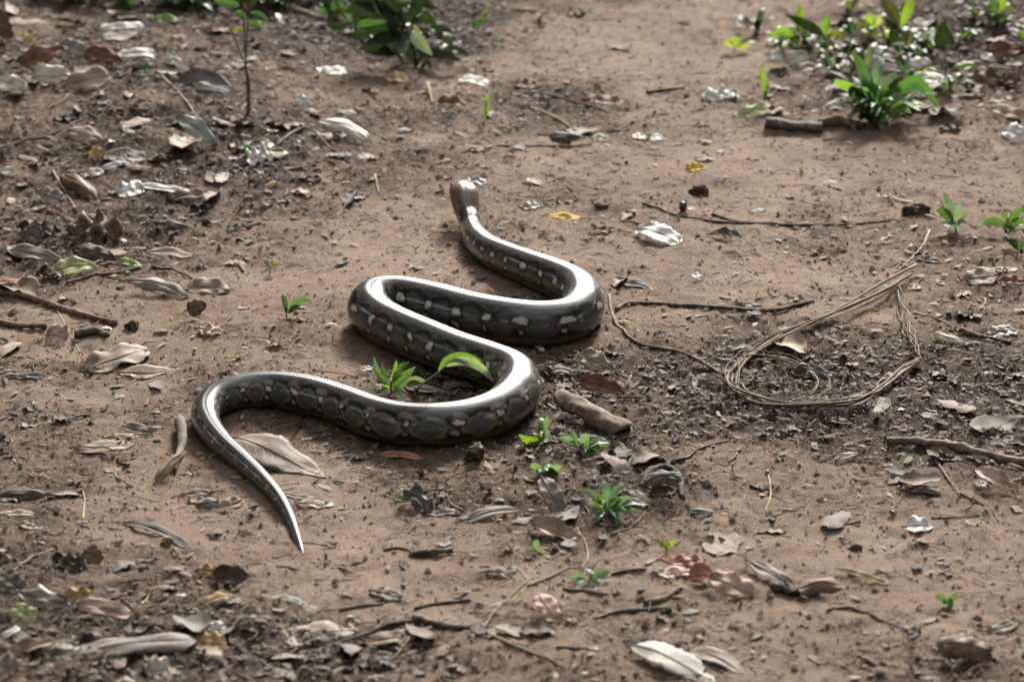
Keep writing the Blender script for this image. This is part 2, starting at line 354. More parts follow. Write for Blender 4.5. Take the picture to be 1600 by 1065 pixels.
    for sg in (-1, 1):
        e = P[i]+S[i]*RX[i]*.80*sg+U[i]*RZ[i]*.50-base; r = .0042; vv = []
        lat = np.linspace(-1.45, 1.45, 7); lon = np.arange(10)/10*2*math.pi
        for la in lat:
            for lo in lon: vv.append(e+r*np.array([math.cos(la)*math.cos(lo), math.cos(la)*math.sin(lo), math.sin(la)]))
        ff, cc = grid_faces(7, 10, True); ff = np.concatenate([ff, np.arange(10)[::-1], 60+np.arange(10)]); cc = np.concatenate([cc, [10, 10]])
        link('eye', mesh_np('eye', vv, ff, cc, 'eye'), root)
    return P, R
SNAKE_P, SNAKE_R = build_snake()
def clear_of_snake(x, y, pad=.0):
    d2 = np.full(np.shape(x), 9.0)
    for k in range(0, len(SNAKE_P), 12):
        d2 = np.minimum(d2, np.sqrt((x-SNAKE_P[k, 0])**2+(y-SNAKE_P[k, 1])**2)-SNAKE_R[k])
    return d2 > pad

# ------------------------------------------------------------------ builders for leaves, sticks, plants, lumps
CL = dict(cream=(.44,.39,.31), white=(.54,.52,.48), tan=(.27,.20,.145), beige=(.21,.16,.12), pink=(.40,.275,.22), salmon=(.36,.16,.11),  # white also paints sky sheen into the waxy leaves; some are simply pale
          russet=(.14,.052,.028), brown=(.13,.082,.05), dbrown=(.058,.038,.027), grey=(.19,.158,.13), dgrey=(.085,.073,.064), ggreen=(.19,.215,.18),
          yellow=(.58,.36,.03), ochre=(.36,.24,.10), lime=(.26,.36,.05), ygreen=(.34,.35,.16), olive=(.15,.145,.05), straw=(.40,.31,.19),
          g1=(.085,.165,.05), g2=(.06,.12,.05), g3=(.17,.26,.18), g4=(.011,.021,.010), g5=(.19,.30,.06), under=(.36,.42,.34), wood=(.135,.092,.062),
          redwood=(.16,.085,.055), greywood=(.155,.128,.105), dwood=(.06,.045,.036))
def width_profile(shape, v):
    if shape == 'lance': return np.sin(math.pi*v**.85)**.9*.98+.02
    if shape == 'strip': return np.minimum(1, np.minimum(v, 1-v)*9+.25)
    if shape == 'round': return np.sqrt(np.clip(1-(2*v-1)**2, 0.003, 1))
    if shape == 'torn': return np.minimum(np.sqrt(np.clip(1-(2*v-1)**4, .01, 1)), 1)
    if shape == 'heart': return np.where(v < .25, .78+v*.9, np.cos((v-.25)/.75*math.pi/2)**.8)
    return np.sin(math.pi*np.clip(v, 0, 1)**.72)**.75*.97+.03
def leaf_points(L, W, seed, shape='ovate', fold=.12, bend=.08, wav=.05, roll=0., edge=.10, nl=22, nw=10):
    r = np.random.default_rng(seed); v = np.linspace(0, 1, nl)[:, None]; u = np.linspace(-1, 1, nw)[None]
    f = width_profile(shape, v[:, 0])
    def jag(k):
        j = edge*(.6*np.interp(np.arange(nl), np.linspace(0, nl-1, 6), r.normal(size=6))+(.28 if shape == 'torn' else .45)*r.normal(size=nl)); return j
    if shape == 'torn': edge = max(edge, .20)
    fl, frr = f*(1+jag(0)), f*(1+jag(1)); half = np.where(u < 0, fl[:, None], frr[:, None])
    x = (v-.5)*L+0*u+ (r.normal(size=(1, nw))*.04*L*(shape == 'torn')*np.where(v > .5, 1, -1)*np.abs(2*v-1)**2)
    w = u*half*W/2; side = L*.05*r.normal()*np.sin(math.pi*v)
    ku, kv, p1, p2 = r.uniform(1.5, 4), r.uniform(3, 7), r.uniform(0, 6), r.uniform(0, 6)
    z = fold*np.abs(w)*1.0+bend*L*(2*v-1)**2*(-1)+wav*W*(np.sin(kv*v*math.pi+p1)*u+.6*np.sin(ku*u*2+p2)*np.sin(kv*.7*v*math.pi))
    z = z+wav*W*.06*r.normal(size=(nl, nw))*np.abs(u)
    if roll:
        a = u*roll/2*half; rr = W/max(abs(roll), .3); w = rr*np.sin(a); z = z+math.copysign(1, roll)*rr*(np.cos(a)-1)
    return np.stack([x+0*w, w+side, z], -1), np.stack([(u+1)/2+0*v, v+0*u], -1)
USED = 100
def leaf(x0, y0, x1, y1, t, col, label, cat='leaf', mat='dry_leaf', tau=14., lift=0., name='dry_leaf', group=None, stalk=True, thick=.0005, **kw):
    """a leaf lying from pixel 0 (stalk end) to pixel 1 (tip), t pixels wide in the photograph, tipped tau degrees to the viewer"""
    global USED; USED += 1
    cx, cy = (x0+x1)/2, (y0+y1)/2; ta = math.radians(tau); m = mmpx(cx, cy); s = math.sin(math.asin(-ray(cx, cy)[2]/np.linalg.norm(ray(cx, cy)))+ta)
    dx, dy = x1-x0, -(y1-y0)/s; L = math.hypot(dx, dy); ap = math.hypot(x1-x0, y1-y0); W = min(ap*t/(L*s), 1.3*L)
    ext = (abs(y1-y0)/s+t/s*.6)*m; arch = 0 if kw.get('roll', 0) <= 0 else W*m/max(kw['roll'], .3)*(1-math.cos(min(kw['roll']/2, math.pi)))*.85; c = G(cx, cy, .5*ext*math.sin(ta)*.8+.002+lift+arch)
    P, uv = leaf_points(L*m, W*m, USED, **kw); th = math.atan2(dy, dx); nl, nw = P.shape[:2]
    a = P[..., 0]*math.cos(th)-P[..., 1]*math.sin(th); b = P[..., 0]*math.sin(th)+P[..., 1]*math.cos(th)
    V = np.stack([a, b*math.cos(ta)-P[..., 2]*math.sin(ta), b*math.sin(ta)+P[..., 2]*math.cos(ta)], -1)+c
    gh = ground(V[..., 0], V[..., 1])+.0012; V[..., 2] = np.maximum(V[..., 2], gh+.0003*np.arange(nw)[None]/nw)
    low = (V[..., 2]-gh).min()
    if low > .004 and lift == 0: V[..., 2] -= low-.001
    c = V.reshape(-1, 3).mean(0)
    if mat == 'twig_wood': uv = uv[..., ::-1]*np.array([.25, .04])
    f, cn = grid_faces(nl, nw); me = mesh_np(name, (V-c).reshape(-1, 3), f, cn, mat, None, True, uv.reshape(-1, 2))
    o = link(name, me, None, c, CL[col] if isinstance(col, str) else col); tag(o, label, cat, group)
    if thick:
        md = o.modifiers.new('thickness', 'SOLIDIFY'); md.thickness = thick; md.offset = 1
    if stalk and ap > 26:
        mid = (V[:, nw//2]+V[:, nw//2-1])/2-c; mid = mid+np.array([0, 0, .0005]); d = mid[0]-mid[2]; d /= np.linalg.norm(d)
        q = mid[0]+d*L*m*.16*random.uniform(.3, 1); q[2] = max(q[2], gz(q[0]+c[0], q[1]+c[1])-c[2]+.001)
        pts = np.concatenate([[q, (q+mid[0])/2+np.array([0, 0, .0008])], mid[::2]])
        r = np.interp(np.arange(len(pts)), [0, 2, len(pts)-1], [1.25, 1.0, .3])*min(.0012, W*m*.03+.0004)
        vv, ff, cc, uu = tube(pts, r, 5, USED)
        k = CL[col] if isinstance(col, str) else col
        link('midrib', mesh_np('midrib', vv, ff, cc, 'twig_wood', None, True, uu), o, (0,0,0), tuple(min(.6, q*.8+.02) for q in k))
    return o
def stick(pix, d, col, label, cat='twig', name='twig', lift=0., sag=.55, rough=.12, taper=(1, .6), knots=(), group=None, mat='twig_wood', seg=8, heights=None):
    """a round stick lying along photo pixels, d pixels thick"""
    global USED; USED += 1
    pr = [G(px, py) for px, py in pix]; m = np.mean([scale_at(p) for p in pr]); r = d*m/2
    C = catmull(pr, max(10, 7*len(pix))); g = np.array([gz(p[0], p[1]) for p in C])
    sm = g.copy()
    for _ in range(6): sm[1:-1] = (sm[:-2]+sm[1:-1]+sm[2:])/3
    C[:, 2] = np.maximum(sm, g-.4*r)+r*sag+lift
    if heights is not None: C[:, 2] += np.interp(np.linspace(0, 1, len(C)), np.linspace(0, 1, len(heights)), heights)*m
    R = r*np.linspace(taper[0], taper[1], len(C)); rr = np.random.default_rng(USED)
    wob = np.cumsum(rr.normal(size=(len(C), 3)), 0)*r*.06; C = C+wob-wob.mean(0)
    for k in knots:
        R = R*(1+.45*np.exp(-((np.linspace(0, 1, len(C))-k)/.02)**2))
    V, f, cn, uv = tube(C, R, seg, USED, rough); c = C.mean(0)
    o = link(name, mesh_np(name, V-c, f, cn, mat, None, True, uv), None, c, CL[col] if isinstance(col, str) else col)
    tag(o, label, cat, group); return o
def blade(base, pix, wpx, col, root, rbase, seed, shape='lance', mat='green_leaf', dY=0., roll=None, name='leaf'):
    """a living leaf blade of root, from 3-D point base through photo pixels (in upright planes near the plant)"""
    r = np.random.default_rng(seed); m = scale_at(base); k = len(pix)
    pts = [base]+[atY(px, py, base[1]+dY*(i+1)/k) for i, (px, py) in enumerate(pix)]
    if k == 1:
        mid = (pts[0]+pts[1])/2; ln = np.linalg.norm(pts[1]-pts[0]); mid = mid+np.array([0, 0, .16*ln]); pts = [pts[0], mid, pts[1]]
    for p in pts: p[2] = max(p[2], gz(p[0], p[1])+.004)
    n = 16; C = catmull(pts, n); T = np.gradient(C, axis=0); T /= np.linalg.norm(T, axis=1)[:, None]+1e-9
    vd = np.array([0, 0, CAM_H])-base; vd /= np.linalg.norm(vd); Wd = np.cross(T, vd); Wd /= np.linalg.norm(Wd, axis=1)[:, None]+1e-9; Nn = np.cross(Wd, T)
    a = r.normal()*.5 if roll is None else roll; W2 = Wd*math.cos(a)+Nn*math.sin(a); N2 = -Wd*math.sin(a)+Nn*math.cos(a)
    v = np.linspace(0, 1, n); f = width_profile(shape, v)*wpx*m/2/max(.5, math.cos(a)); u = np.linspace(-1, 1, 7)
    V = C[:, None]+(u[None]*f[:, None])[..., None]*W2[:, None]+((np.abs(u)[None]*.32+.05*r.normal(size=(n, 7)))*f[:, None])[..., None]*N2[:, None]
    uv = np.stack([np.repeat(((u+1)/2)[None], n, 0), np.repeat(v[:, None], 7, 1)], -1)
    ff, cn = grid_faces(n, 7)
    return link(name, mesh_np(name, (V-rbase).reshape(-1, 3), ff, cn, mat, None, True, uv.reshape(-1, 2)), root, (0,0,0), tuple(np.array(CL[col])*r.uniform(.85, 1.15)))
def plant(px, py, label, blades, stem=None, stem_d=3., stem_col='olive', name='seedling', cat='plant', group=None, shape='lance', fill=0, fl=30, fw=10, fcol=('g3','g2','ggreen','g1')):
    """blades: (attach_px, attach_py, [(x, y), ...], width_px, colour[, dY[, roll]])"""
    global USED; USED += 1
    b = G(px, py); b[2] = gz(b[0], b[1])-.002; root = link(name, None, None, b); tag(root, label, cat, group); m = scale_at(b)
    if stem is None: stem = [(px+1, py-6)]
    for i, st in enumerate(stem if isinstance(stem[0], list) else [stem]):
        pts = [b]+[atY(x, y, b[1]) for x, y in st]; C = catmull(pts, 10)
        V, f, cn, uv = tube(C, np.linspace(stem_d, stem_d*.5, 10)*m/2, 6, USED, .1)
        link('stem', mesh_np('stem', V-b, f, cn, 'twig_wood', None, True, uv), root, (0,0,0), CL[stem_col])
    for i, bl in enumerate(blades):
        ax, ay, pix, wd, col = bl[:5]; dY = bl[5] if len(bl) > 5 else random.uniform(-.03, .04); roll = bl[6] if len(bl) > 6 else None
        blade(atY(ax, ay, b[1]), pix, wd, col, root, b, USED*31+i, shape, 'green_leaf' if col[0] == 'g' and col != 'grey' or col in ('lime', 'olive', 'ygreen', 'yellow', 'under') else 'dry_leaf', dY, roll)
    rr = np.random.default_rng(USED*7+1)
    for i in range(fill):                                       # the smaller leaves round the foot
        a = rr.uniform(0, 2*math.pi); L = fl*rr.uniform(.45, 1); q = b+np.array([math.cos(a), math.sin(a), 0])*m*fl*.35*rr.uniform()
        q[2] = gz(q[0], q[1])+.002; tip = q+m*L*np.array([math.cos(a), math.sin(a), rr.uniform(.15, .9)])
        mid = (q+tip)/2+np.array([0, 0, m*L*.25]); T = catmull([q, mid, tip], 9); t = np.gradient(T, axis=0); sd_ = np.cross(t, [0, 0, 1.]); sd_ /= np.linalg.norm(sd_, axis=1)[:, None]+1e-9
        wv = width_profile(shape, np.linspace(0, 1, 9))*fw*m/2*rr.uniform(.7, 1.2); u = np.array([-1, -.5, 0, .5, 1])
        V = T[:, None]+(u[None]*wv[:, None])[..., None]*sd_[:, None]+(np.abs(u)[None]*.35*wv[:, None])[..., None]*np.array([0, 0, 1.])
        f, cn = grid_faces(9, 5); uv = np.stack([np.repeat(((u+1)/2)[None], 9, 0), np.repeat(np.linspace(0, 1, 9)[:, None], 5, 1)], -1)
        link('leaf', mesh_np('leaf', (V-b).reshape(-1, 3), f, cn, 'green_leaf', None, True, uv.reshape(-1, 2)), root, (0,0,0), tuple(np.array(CL[fcol[rr.integers(len(fcol))]])*rr.uniform(.7, 1.2)))
    return root
def lump(px, py, wpx, hpx, col, label, cat, name, mat='twig_wood', rough=.25, dpx=None, sink=.3, group=None):
    """an irregular solid lump: pebble, nut, clod, root knob"""
    global USED; USED += 1
    c = G(px, py+hpx*.4); m = scale_at(c); r = np.random.default_rng(USED); a, b, h = wpx*m/2, (dpx or wpx*.7)*m/2, hpx*m*.62
    lat = np.linspace(-math.pi/2+.12, math.pi/2-.12, 11); lon = np.arange(16)/16*2*math.pi; la, lo = np.meshgrid(lat, lon, indexing='ij')
    d = np.stack([np.cos(la)*np.cos(lo), np.cos(la)*np.sin(lo), np.sin(la)], -1); q = r.normal(size=(5, 3))*2.2; pz = r.uniform(0, 6, 5)
    k = 1+rough*sum(np.sin(d@q[i]+pz[i]) for i in range(5))/2.6+rough*.28*r.normal(size=la.shape)
    V = d*k[..., None]*np.array([a, b, h])+np.array([0, 0, h*(1-2*sink)+gz(c[0], c[1])-c[2]])
    f, cn = grid_faces(11, 16, True); f = np.concatenate([f, np.arange(16)[::-1], 160+np.arange(16)]); cn = np.concatenate([cn, [16, 16]])
    uv = np.stack([lo*.01, la*.004], -1).reshape(-1, 2)
    o = link(name, mesh_np(name, V.reshape(-1, 3), f, cn, mat, None, True, uv), None, c, CL[col]); tag(o, label, cat, group); return o

# ------------------------------------------------------------------ fallen leaves, one by one
LEAVES = [
 # around the snake
 (360,670,512,744,52,(.150,.112,.086),'large flat grey-brown leaf with clear midrib inside the tail curve of the snake',dict(wav=.03,edge=.10,tau=12,fold=-.05)),
 (245,748,287,700,22,'tan','long tan leaf rolled lengthwise, tip pointing away from the snake tail bend',dict(roll=2.2,tau=25)),
 (905,548,958,582,32,'beige','thin beige pleated leaf propped just behind the rust leaf beside the snake',dict(tau=30,wav=.08)),
 (905,592,978,612,26,'russet','rust brown leaf standing on edge next to the bark roll',dict(tau=38,fold=.4)),
 (596,706,660,713,9,'salmon','flat salmon leaf scrap half under the belly of the snake',dict(shape='torn')),
 (612,770,640,778,17,'ygreen','small yellow-green leaf next to a crumpled black leaf',dict(shape='round',tau=30)),
 (628,762,672,800,26,'dgrey','crumpled blackened leaf lying below the snake belly',dict(shape='torn',wav=.25,tau=25,mat='waxy_leaf')),
 (664,803,715,796,10,'dgrey','thin dark strip of leaf near the crumpled black leaf',dict(shape='strip')),
 (718,814,818,790,15,'grey','flat grey bark flake tapering to a point on bare soil',dict(shape='lance',edge=.14)),
 (832,815,898,838,30,'tan','curled brown leaf with raised dark edges beside the leafy weed patch',dict(roll=-1.6,tau=16,shape='torn')),
 (848,745,876,795,30,'grey','grey leaf with a hole standing by the small blue-green weed',dict(shape='torn',tau=30)),
 (988,772,1016,786,15,'cream','pale cream leaf scrap below the dark root knob',dict(shape='ovate',tau=26)),
 (842,925,872,970,30,'pink','pinkish brittle leaf with a torn square end',dict(shape='torn',tau=22)),
 (756,892,805,902,13,'grey','narrow grey leaf beside a tiny blue-green weed',dict(shape='lance')),
 (578,920,626,932,17,'grey','weathered grey leaf flake on the bare soil in front of the tail',dict(shape='torn')),
 # bottom right
 (1024,898,1085,890,17,'pink','flat pinkish leaf under the salmon leaf',dict(shape='torn')),
 (1036,876,1104,870,18,'salmon','salmon red leaf lying across a pinkish one',dict(tau=18,wav=.12)),
 (1076,900,1120,896,32,'salmon','small red-backed leaf curling up beside the cream-pink leaf',dict(roll=-1.9,tau=30,edge=.05)),
 (1110,895,1176,925,40,'pink','broad cream-pink leaf with a rosy centre',dict(shape='round',tau=26,wav=.07)),
 (1172,870,1246,912,22,'grey','flat grey weathered leaf pointing at a dark arched leaf',dict(shape='lance')),
 (1246,916,1325,914,32,'brown','dark brown leaf arched like a small hump',dict(roll=2.4,tau=14)),
 (1312,884,1388,910,10,'straw','long straw coloured leaf strip standing off the soil',dict(shape='strip',tau=24)),
 (1415,820,1458,822,26,'white','small silvery white leaf alone on bare soil',dict(mat='waxy_leaf',tau=20,fold=.2)),
 (1470,1000,1548,1014,52,'brown','brown leaf arched like a tent with a dark opening',dict(roll=2.6,tau=24,shape='torn')),
 (1528,728,1590,762,28,'pink','pinkish curled leaf with a pale rim below the fallen branch',dict(roll=-1.5,tau=24)),
 (1524,756,1542,757,9,'white','tiny white leaf scrap under the pinkish curled leaf',dict(shape='torn')),
 (990,996,1116,1066,42,(.36,.335,.30),'large whitish bleached leaf with ragged edges',dict(tau=10,edge=.16,wav=.03,fold=-.04)),
 (972,984,996,1010,7,'dgrey','narrow dark leaf sliver beside the large whitish leaf',dict(shape='strip')),
 (1540,985,1595,968,16,'grey','grey flat leaf far from the tent shaped brown leaf',dict(shape='lance')),
 (1070,1010,1160,1050,26,'beige','flat beige leaf partly under the large whitish leaf',dict(tau=6)),
 # bottom left
 (28,920,112,940,38,'grey','big grey-white curled leaf bent up at its middle',dict(mat='waxy_leaf',tau=30,roll=1.2,wav=.10)),
 (98,932,146,922,22,'ochre','ochre leaf resting on the grey-white curled leaf',dict(tau=34,lift=.012,wav=.14)),
 (118,938,224,966,26,'pink','orange-pink leaf stretched out from the ochre leaf',dict(tau=26,wav=.10)),
 (20,945,52,968,24,'ygreen','dull yellowish leaf tucked under the grey-white curled leaf',dict(shape='torn',tau=30)),
 (0,892,40,920,28,'dgrey','dark slate leaf beside the big grey-white leaf',dict(shape='torn',tau=24)),
 (-6,998,28,978,9,'white','thin white leaf sliver below the dark slate leaf',dict(shape='strip',tau=20)),
 (12,1018,84,996,24,'tan','tan leaf bent into a shallow cup',dict(roll=-1.8,tau=20)),
 (-8,1034,26,1046,36,'grey','torn grey leaf near the shallow cup leaf',dict(shape='torn',tau=30)),
 (70,1024,300,984,30,'greywood','long grey palm sheath lying flat in the litter',dict(shape='strip',roll=1.2,tau=10,name='palm_sheath',cat='palm sheath',edge=.05,thick=.003)),
 (302,998,352,1004,30,'ochre','dull ochre leaf at the end of the long grey sheath',dict(tau=24,shape='torn')),
 (324,980,352,974,20,'white','small pale round leaf above the dull ochre leaf',dict(shape='round',tau=26)),
 (228,1046,264,1040,36,'cream','torn cream leaf below the long grey sheath',dict(shape='torn',tau=34)),
 (305,888,352,896,17,'ochre','ochre front half of a broken curled leaf',dict(tau=34,wav=.1)),
 (330,898,394,900,34,'dbrown','dark brown curled leaf with a pointed tip behind the ochre half',dict(roll=-1.7,tau=30)),
 (316,940,366,928,13,'ochre','narrow ochre leaf below the dark brown curled leaf',dict(shape='lance')),
 (420,932,482,943,7,'white','thin pale leaf strip alone below the tail tip',dict(shape='strip',tau=16)),
 (188,808,302,852,12,'dgrey','long dark grey leaf strip lying diagonally',dict(shape='strip',tau=10)),
 (308,786,342,782,19,'grey','grey pebble-like folded leaf near the thin part of the tail',dict(shape='round',tau=30,roll=1.5)),
 (340,792,378,780,18,'tan','tan leaf next to the grey folded leaf',dict(tau=24,shape='torn')),
 (278,772,334,765,11,'beige','pale narrow leaf behind the grey folded leaf',dict(shape='lance',tau=16)),
 (466,782,522,790,11,'cream','cream leaf strip on the inner side of the tail',dict(shape='strip',tau=14)),
 (430,768,490,776,8,'beige','beige leaf strip running towards the tail',dict(shape='strip',tau=10)),
 (-8,806,52,800,9,'cream','pale leaf edge above a dark hollow',dict(shape='strip',tau=16)),
 (-10,772,80,768,24,'dbrown','dark brown leaf shading a hollow',dict(tau=30,roll=1.4)),
 (28,818,56,822,16,'tan','tan leaf below the pale leaf edge',dict(shape='torn',tau=24)),
 (80,872,132,886,30,'dbrown','decayed brown leaf above the ochre leaf',dict(shape='torn',tau=30,wav=.2)),
 (132,858,158,876,26,'brown','reddish brown leaf stub standing in the litter',dict(shape='torn',tau=40)),
 (440,1000,560,980,40,'beige','broad flat beige leaf pressed into the soil',dict(tau=4,fold=0,edge=.15)),
 (560,1000,660,990,18,'brown','flat brown leaf beside the dark forked stick',dict(tau=6,shape='torn')),
 (120,700,210,690,16,'beige','straw-beige matted leaf beside the snake tail bend',dict(tau=5,shape='torn')),
 (195,664,240,672,18,'grey','grey broken leaf beside the snake tail bend',dict(shape='torn',tau=24)),
 (160,680,220,678,6,'straw','pale leaf stalk under the grey broken leaf',dict(shape='strip')),
 (10,592,68,584,9,'dgrey','narrow dark leaf strip beside a matted hollow',dict(shape='strip',tau=18)),
 # middle left
 (142,572,224,542,36,'beige','torn beige leaf next to a longer one',dict(shape='torn',tau=10)),
 (186,578,283,576,22,'tan','long oval tan leaf with a ragged far edge',dict(tau=14,shape='ovate')),
 (72,522,104,530,34,'pink','pinkish leaf hanging at the end of the shorter reddish stick',dict(shape='torn',tau=34)),
 (308,510,358,520,17,'pink','pale pinkish leaf with a long stalk on bare soil',dict(tau=16,wav=.12)),
 (292,484,322,474,32,'brown','brown pod-like leaf standing upright like a tent',dict(roll=1.9,tau=55,shape='ovate')),
 (12,386,98,402,22,'grey','long grey-beige leaf overhanging a dark gap',dict(tau=26,shape='ovate',lift=.006)),
 (82,424,152,412,28,'ygreen','pale yellow-green leaf under the long grey-beige one',dict(tau=24)),
 (112,385,182,400,26,'dbrown','dark brown leaf above the yellow-green one',dict(tau=28,roll=1.2)),
 (182,402,228,416,11,'lime','narrow yellow and lime leaf tip',dict(shape='lance',tau=26,mat='green_leaf')),
 (196,432,298,458,24,'grey','grey-tan leaf arched over its own shadow',dict(roll=1.9,tau=18,shape='lance')),
 (292,446,356,450,24,'beige','broken beige leaf at the tip of the arched one',dict(shape='torn',tau=22)),
 (220,390,304,400,12,'beige','flat wrinkled beige leaf behind the arched leaf',dict(shape='torn',tau=14)),
 (-6,438,60,440,11,'salmon','orange-brown leaf strip above the long reddish stick',dict(shape='strip',tau=16)),
 (30,366,66,372,26,'dgrey','dark grey curled leaf in the litter heap by the reddish sticks',dict(shape='torn',tau=34)),
 (105,352,190,356,40,'brown','bulky brown crumpled leaf in the litter heap by the reddish sticks',dict(shape='torn',tau=34,wav=.25,roll=1.4)),
 (30,352,90,362,22,'dbrown','dark decayed leaf in the litter heap by the reddish sticks',dict(shape='torn',tau=26,wav=.2)),
 (240,345,300,352,16,'dbrown','small dark curled leaf beside the bulky brown leaf',dict(shape='lance',tau=20,roll=1.6)),
 (412,292,440,284,10,'ochre','olive-brown pod-like leaf on smooth soil',dict(shape='lance',roll=2,tau=18)),
 # upper left
 (184,300,222,294,26,'white','bright white leaf split like a butterfly',dict(mat='waxy_leaf',shape='torn',tau=22)),
 (216,286,296,298,9,'white','white leaf strip joined to the butterfly shaped leaf',dict(mat='waxy_leaf',shape='strip',tau=16)),
 (262,308,318,300,14,'brown','brown leaf at the end of the white strip',dict(shape='torn',tau=22)),
 (156,262,204,252,9,'white','white curled leaf edge behind the rolled brown leaf',dict(mat='waxy_leaf',shape='lance',tau=24)),
 (138,272,162,266,14,'cream','small cream leaf above the butterfly shaped leaf',dict(mat='waxy_leaf',tau=24)),
 (94,258,152,298,34,'brown','dark brown leaf rolled into a tube',dict(roll=3.2,tau=16)),
 (104,200,160,214,26,'tan','tan leaf with a pale front edge on the dark bank',dict(tau=28,roll=1.0)),
 (160,240,226,246,20,'dgrey','long dark grey leaf lying behind the white curled edge',dict(shape='strip',tau=14)),
 (140,236,162,244,20,'ochre','orange-tan leaf scrap on the dark bank',dict(shape='torn',tau=36)),
 (60,302,96,312,24,'grey','grey leaf standing above a dark red tip',dict(shape='torn',tau=30)),
 (76,322,100,330,11,'russet','dark red leaf tip under the grey leaf',dict(tau=24)),
 (0,266,24,272,15,'cream','cream leaf alone beside the dark bank litter',dict(shape='round',tau=30)),
 (276,178,340,222,26,'ggreen','slate-green leaf drooping down the bank with a white streak',dict(tau=34,shape='lance',mat='waxy_leaf')),
 (384,250,426,238,24,'white','crumpled silvery leaf under a bent twig',dict(mat='waxy_leaf',shape='torn',wav=.2,tau=24)),
 (416,234,448,244,12,'olive','olive leaf against the bent twig',dict(shape='lance',tau=26,mat='green_leaf')),
 (380,226,396,238,10,'g5','tiny lime leaf against the crumpled silvery leaf',dict(shape='round',tau=40,mat='green_leaf')),
 (274,126,362,132,26,'dgrey','dark glossy leaf with a bright white front rim',dict(mat='waxy_leaf',roll=-1.4,tau=20)),
 (276,136,358,140,6,'white','white underside rim of the dark glossy leaf, added as a strip',dict(shape='strip',mat='waxy_leaf',tau=35)),  # the dark leaf's white rim, added as a separate strip
 (262,86,290,108,11,'white','narrow white leaf above the dark glossy leaf',dict(mat='waxy_leaf',shape='lance',tau=36)),
 (212,108,242,98,12,'g2','dull green leaf beside the narrow white leaf',dict(shape='lance',tau=34,mat='green_leaf')),
 (184,86,242,82,12,'white','white leaf strip in front of a russet leaf',dict(mat='waxy_leaf',shape='strip',tau=22)),
 (50,118,114,114,34,'cream','broad cream leaf on the bank beside a khaki one',dict(tau=36,mat='waxy_leaf')),
 (108,128,168,116,30,'tan','khaki leaf touching the broad cream leaf',dict(tau=32,shape='torn')),
 (-6,124,38,142,26,'cream','cream leaf with a torn end beyond the broad cream leaf',dict(tau=32,shape='torn',mat='waxy_leaf')),
 (30,98,96,72,30,'russet','large russet leaf sloping down behind the broad cream leaf',dict(tau=34)),
 (132,78,188,92,26,'russet','russet leaf behind the white leaf strip',dict(tau=36)),
 (92,66,136,84,20,'grey','grey crinkled leaf between two russet leaves',dict(shape='torn',tau=34,mat='waxy_leaf')),
 (-4,14,16,60,22,'brown','tall brown leaf standing beside an orange scrap',dict(tau=60,shape='torn')),
 (24,58,52,62,12,'yellow','orange leaf scrap next to the tall brown leaf',dict(shape='torn',tau=34)),
 (158,40,222,36,9,'white','long white leaf below the far dark litter',dict(mat='waxy_leaf',shape='strip',tau=18)),
 (238,30,282,30,16,'g5','bright green fallen leaf on the dark far litter',dict(tau=36,mat='green_leaf')),
 (300,44,332,36,10,'tan','curled tan leaf near the bright green fallen leaf',dict(roll=1.6,tau=24)),
 (432,20,444,38,7,'white','white leaf scrap by the slender red-brown sapling',dict(mat='waxy_leaf',shape='torn',tau=24)),
 (330,114,362,104,16,'tan','flat tan leaf near the thin red-brown stems',dict(tau=24)),
 (462,148,484,164,13,'white','white folded leaf scrap on the bank slope',dict(mat='waxy_leaf',shape='ovate',tau=34)),
 (454,172,472,180,14,'tan','small square tan leaf on the bank slope',dict(shape='torn',tau=38)),
 (364,180,380,196,16,'pink','pale pink leaf scrap beside the red-brown stems',dict(shape='torn',tau=30)),
 (494,112,542,110,13,'white','glaring white leaf on the slope below the dark bush',dict(mat='waxy_leaf',shape='strip',tau=14)),
 (490,182,582,218,22,'cream','long cream curled leaf with a dark underside on the bank edge',dict(mat='waxy_leaf',roll=1.5,tau=18,shape='lance')),
 (600,120,640,126,16,'ochre','ochre leaf on the slope below the dark bush',dict(tau=18)),
 # upper middle
 (718,120,762,132,11,'white','white leaf strip behind the yellow-green shoot',dict(mat='waxy_leaf',shape='strip',tau=14)),
 (666,72,704,76,15,'white','bright white leaf beside the dark bush',dict(mat='waxy_leaf',shape='torn',tau=18)),
 (708,66,720,72,10,'white','tiny white leaf scrap behind an olive leaf',dict(mat='waxy_leaf',shape='round',tau=30)),
 (696,56,708,74,14,'olive','olive leaf standing between two white scraps',dict(tau=55,mat='green_leaf')),
 (612,16,640,20,14,'white','white leaf inside the dark bush',dict(mat='waxy_leaf',tau=22)),
 (644,22,668,28,9,'white','pale leaf at the edge of the dark bush',dict(mat='waxy_leaf',tau=22)),
 (680,158,728,164,20,'russet','dark rust leaf near the yellow-green shoot',dict(tau=26)),
 (806,126,848,136,18,'russet','deep brown leaf at the start of a leaf drift on the path',dict(tau=22)),
 (910,152,976,160,15,'russet','rust leaf at the end of a leaf drift on the path',dict(tau=18,shape='torn')),
 (858,208,914,212,18,'dbrown','dark brown box-like curled leaf on the path',dict(roll=2.0,tau=16)),
 (924,214,956,218,11,'cream','cream leaf scrap beside the dark box-like leaf',dict(tau=20)),
 (988,212,1012,214,9,'white','white jagged scrap lying next to an oval one on the path',dict(mat='waxy_leaf',tau=18)),
 (1016,215,1040,217,9,'white','white oval scrap lying next to a jagged one on the path',dict(mat='waxy_leaf',tau=18)),
 (850,334,916,338,12,'yellow','yellow and orange leaf lying near the snake head',dict(tau=16,shape='lance')),
 (812,322,852,318,11,'grey','pale grey leaf between the snake head and the yellow leaf',dict(mat='waxy_leaf',tau=16)),
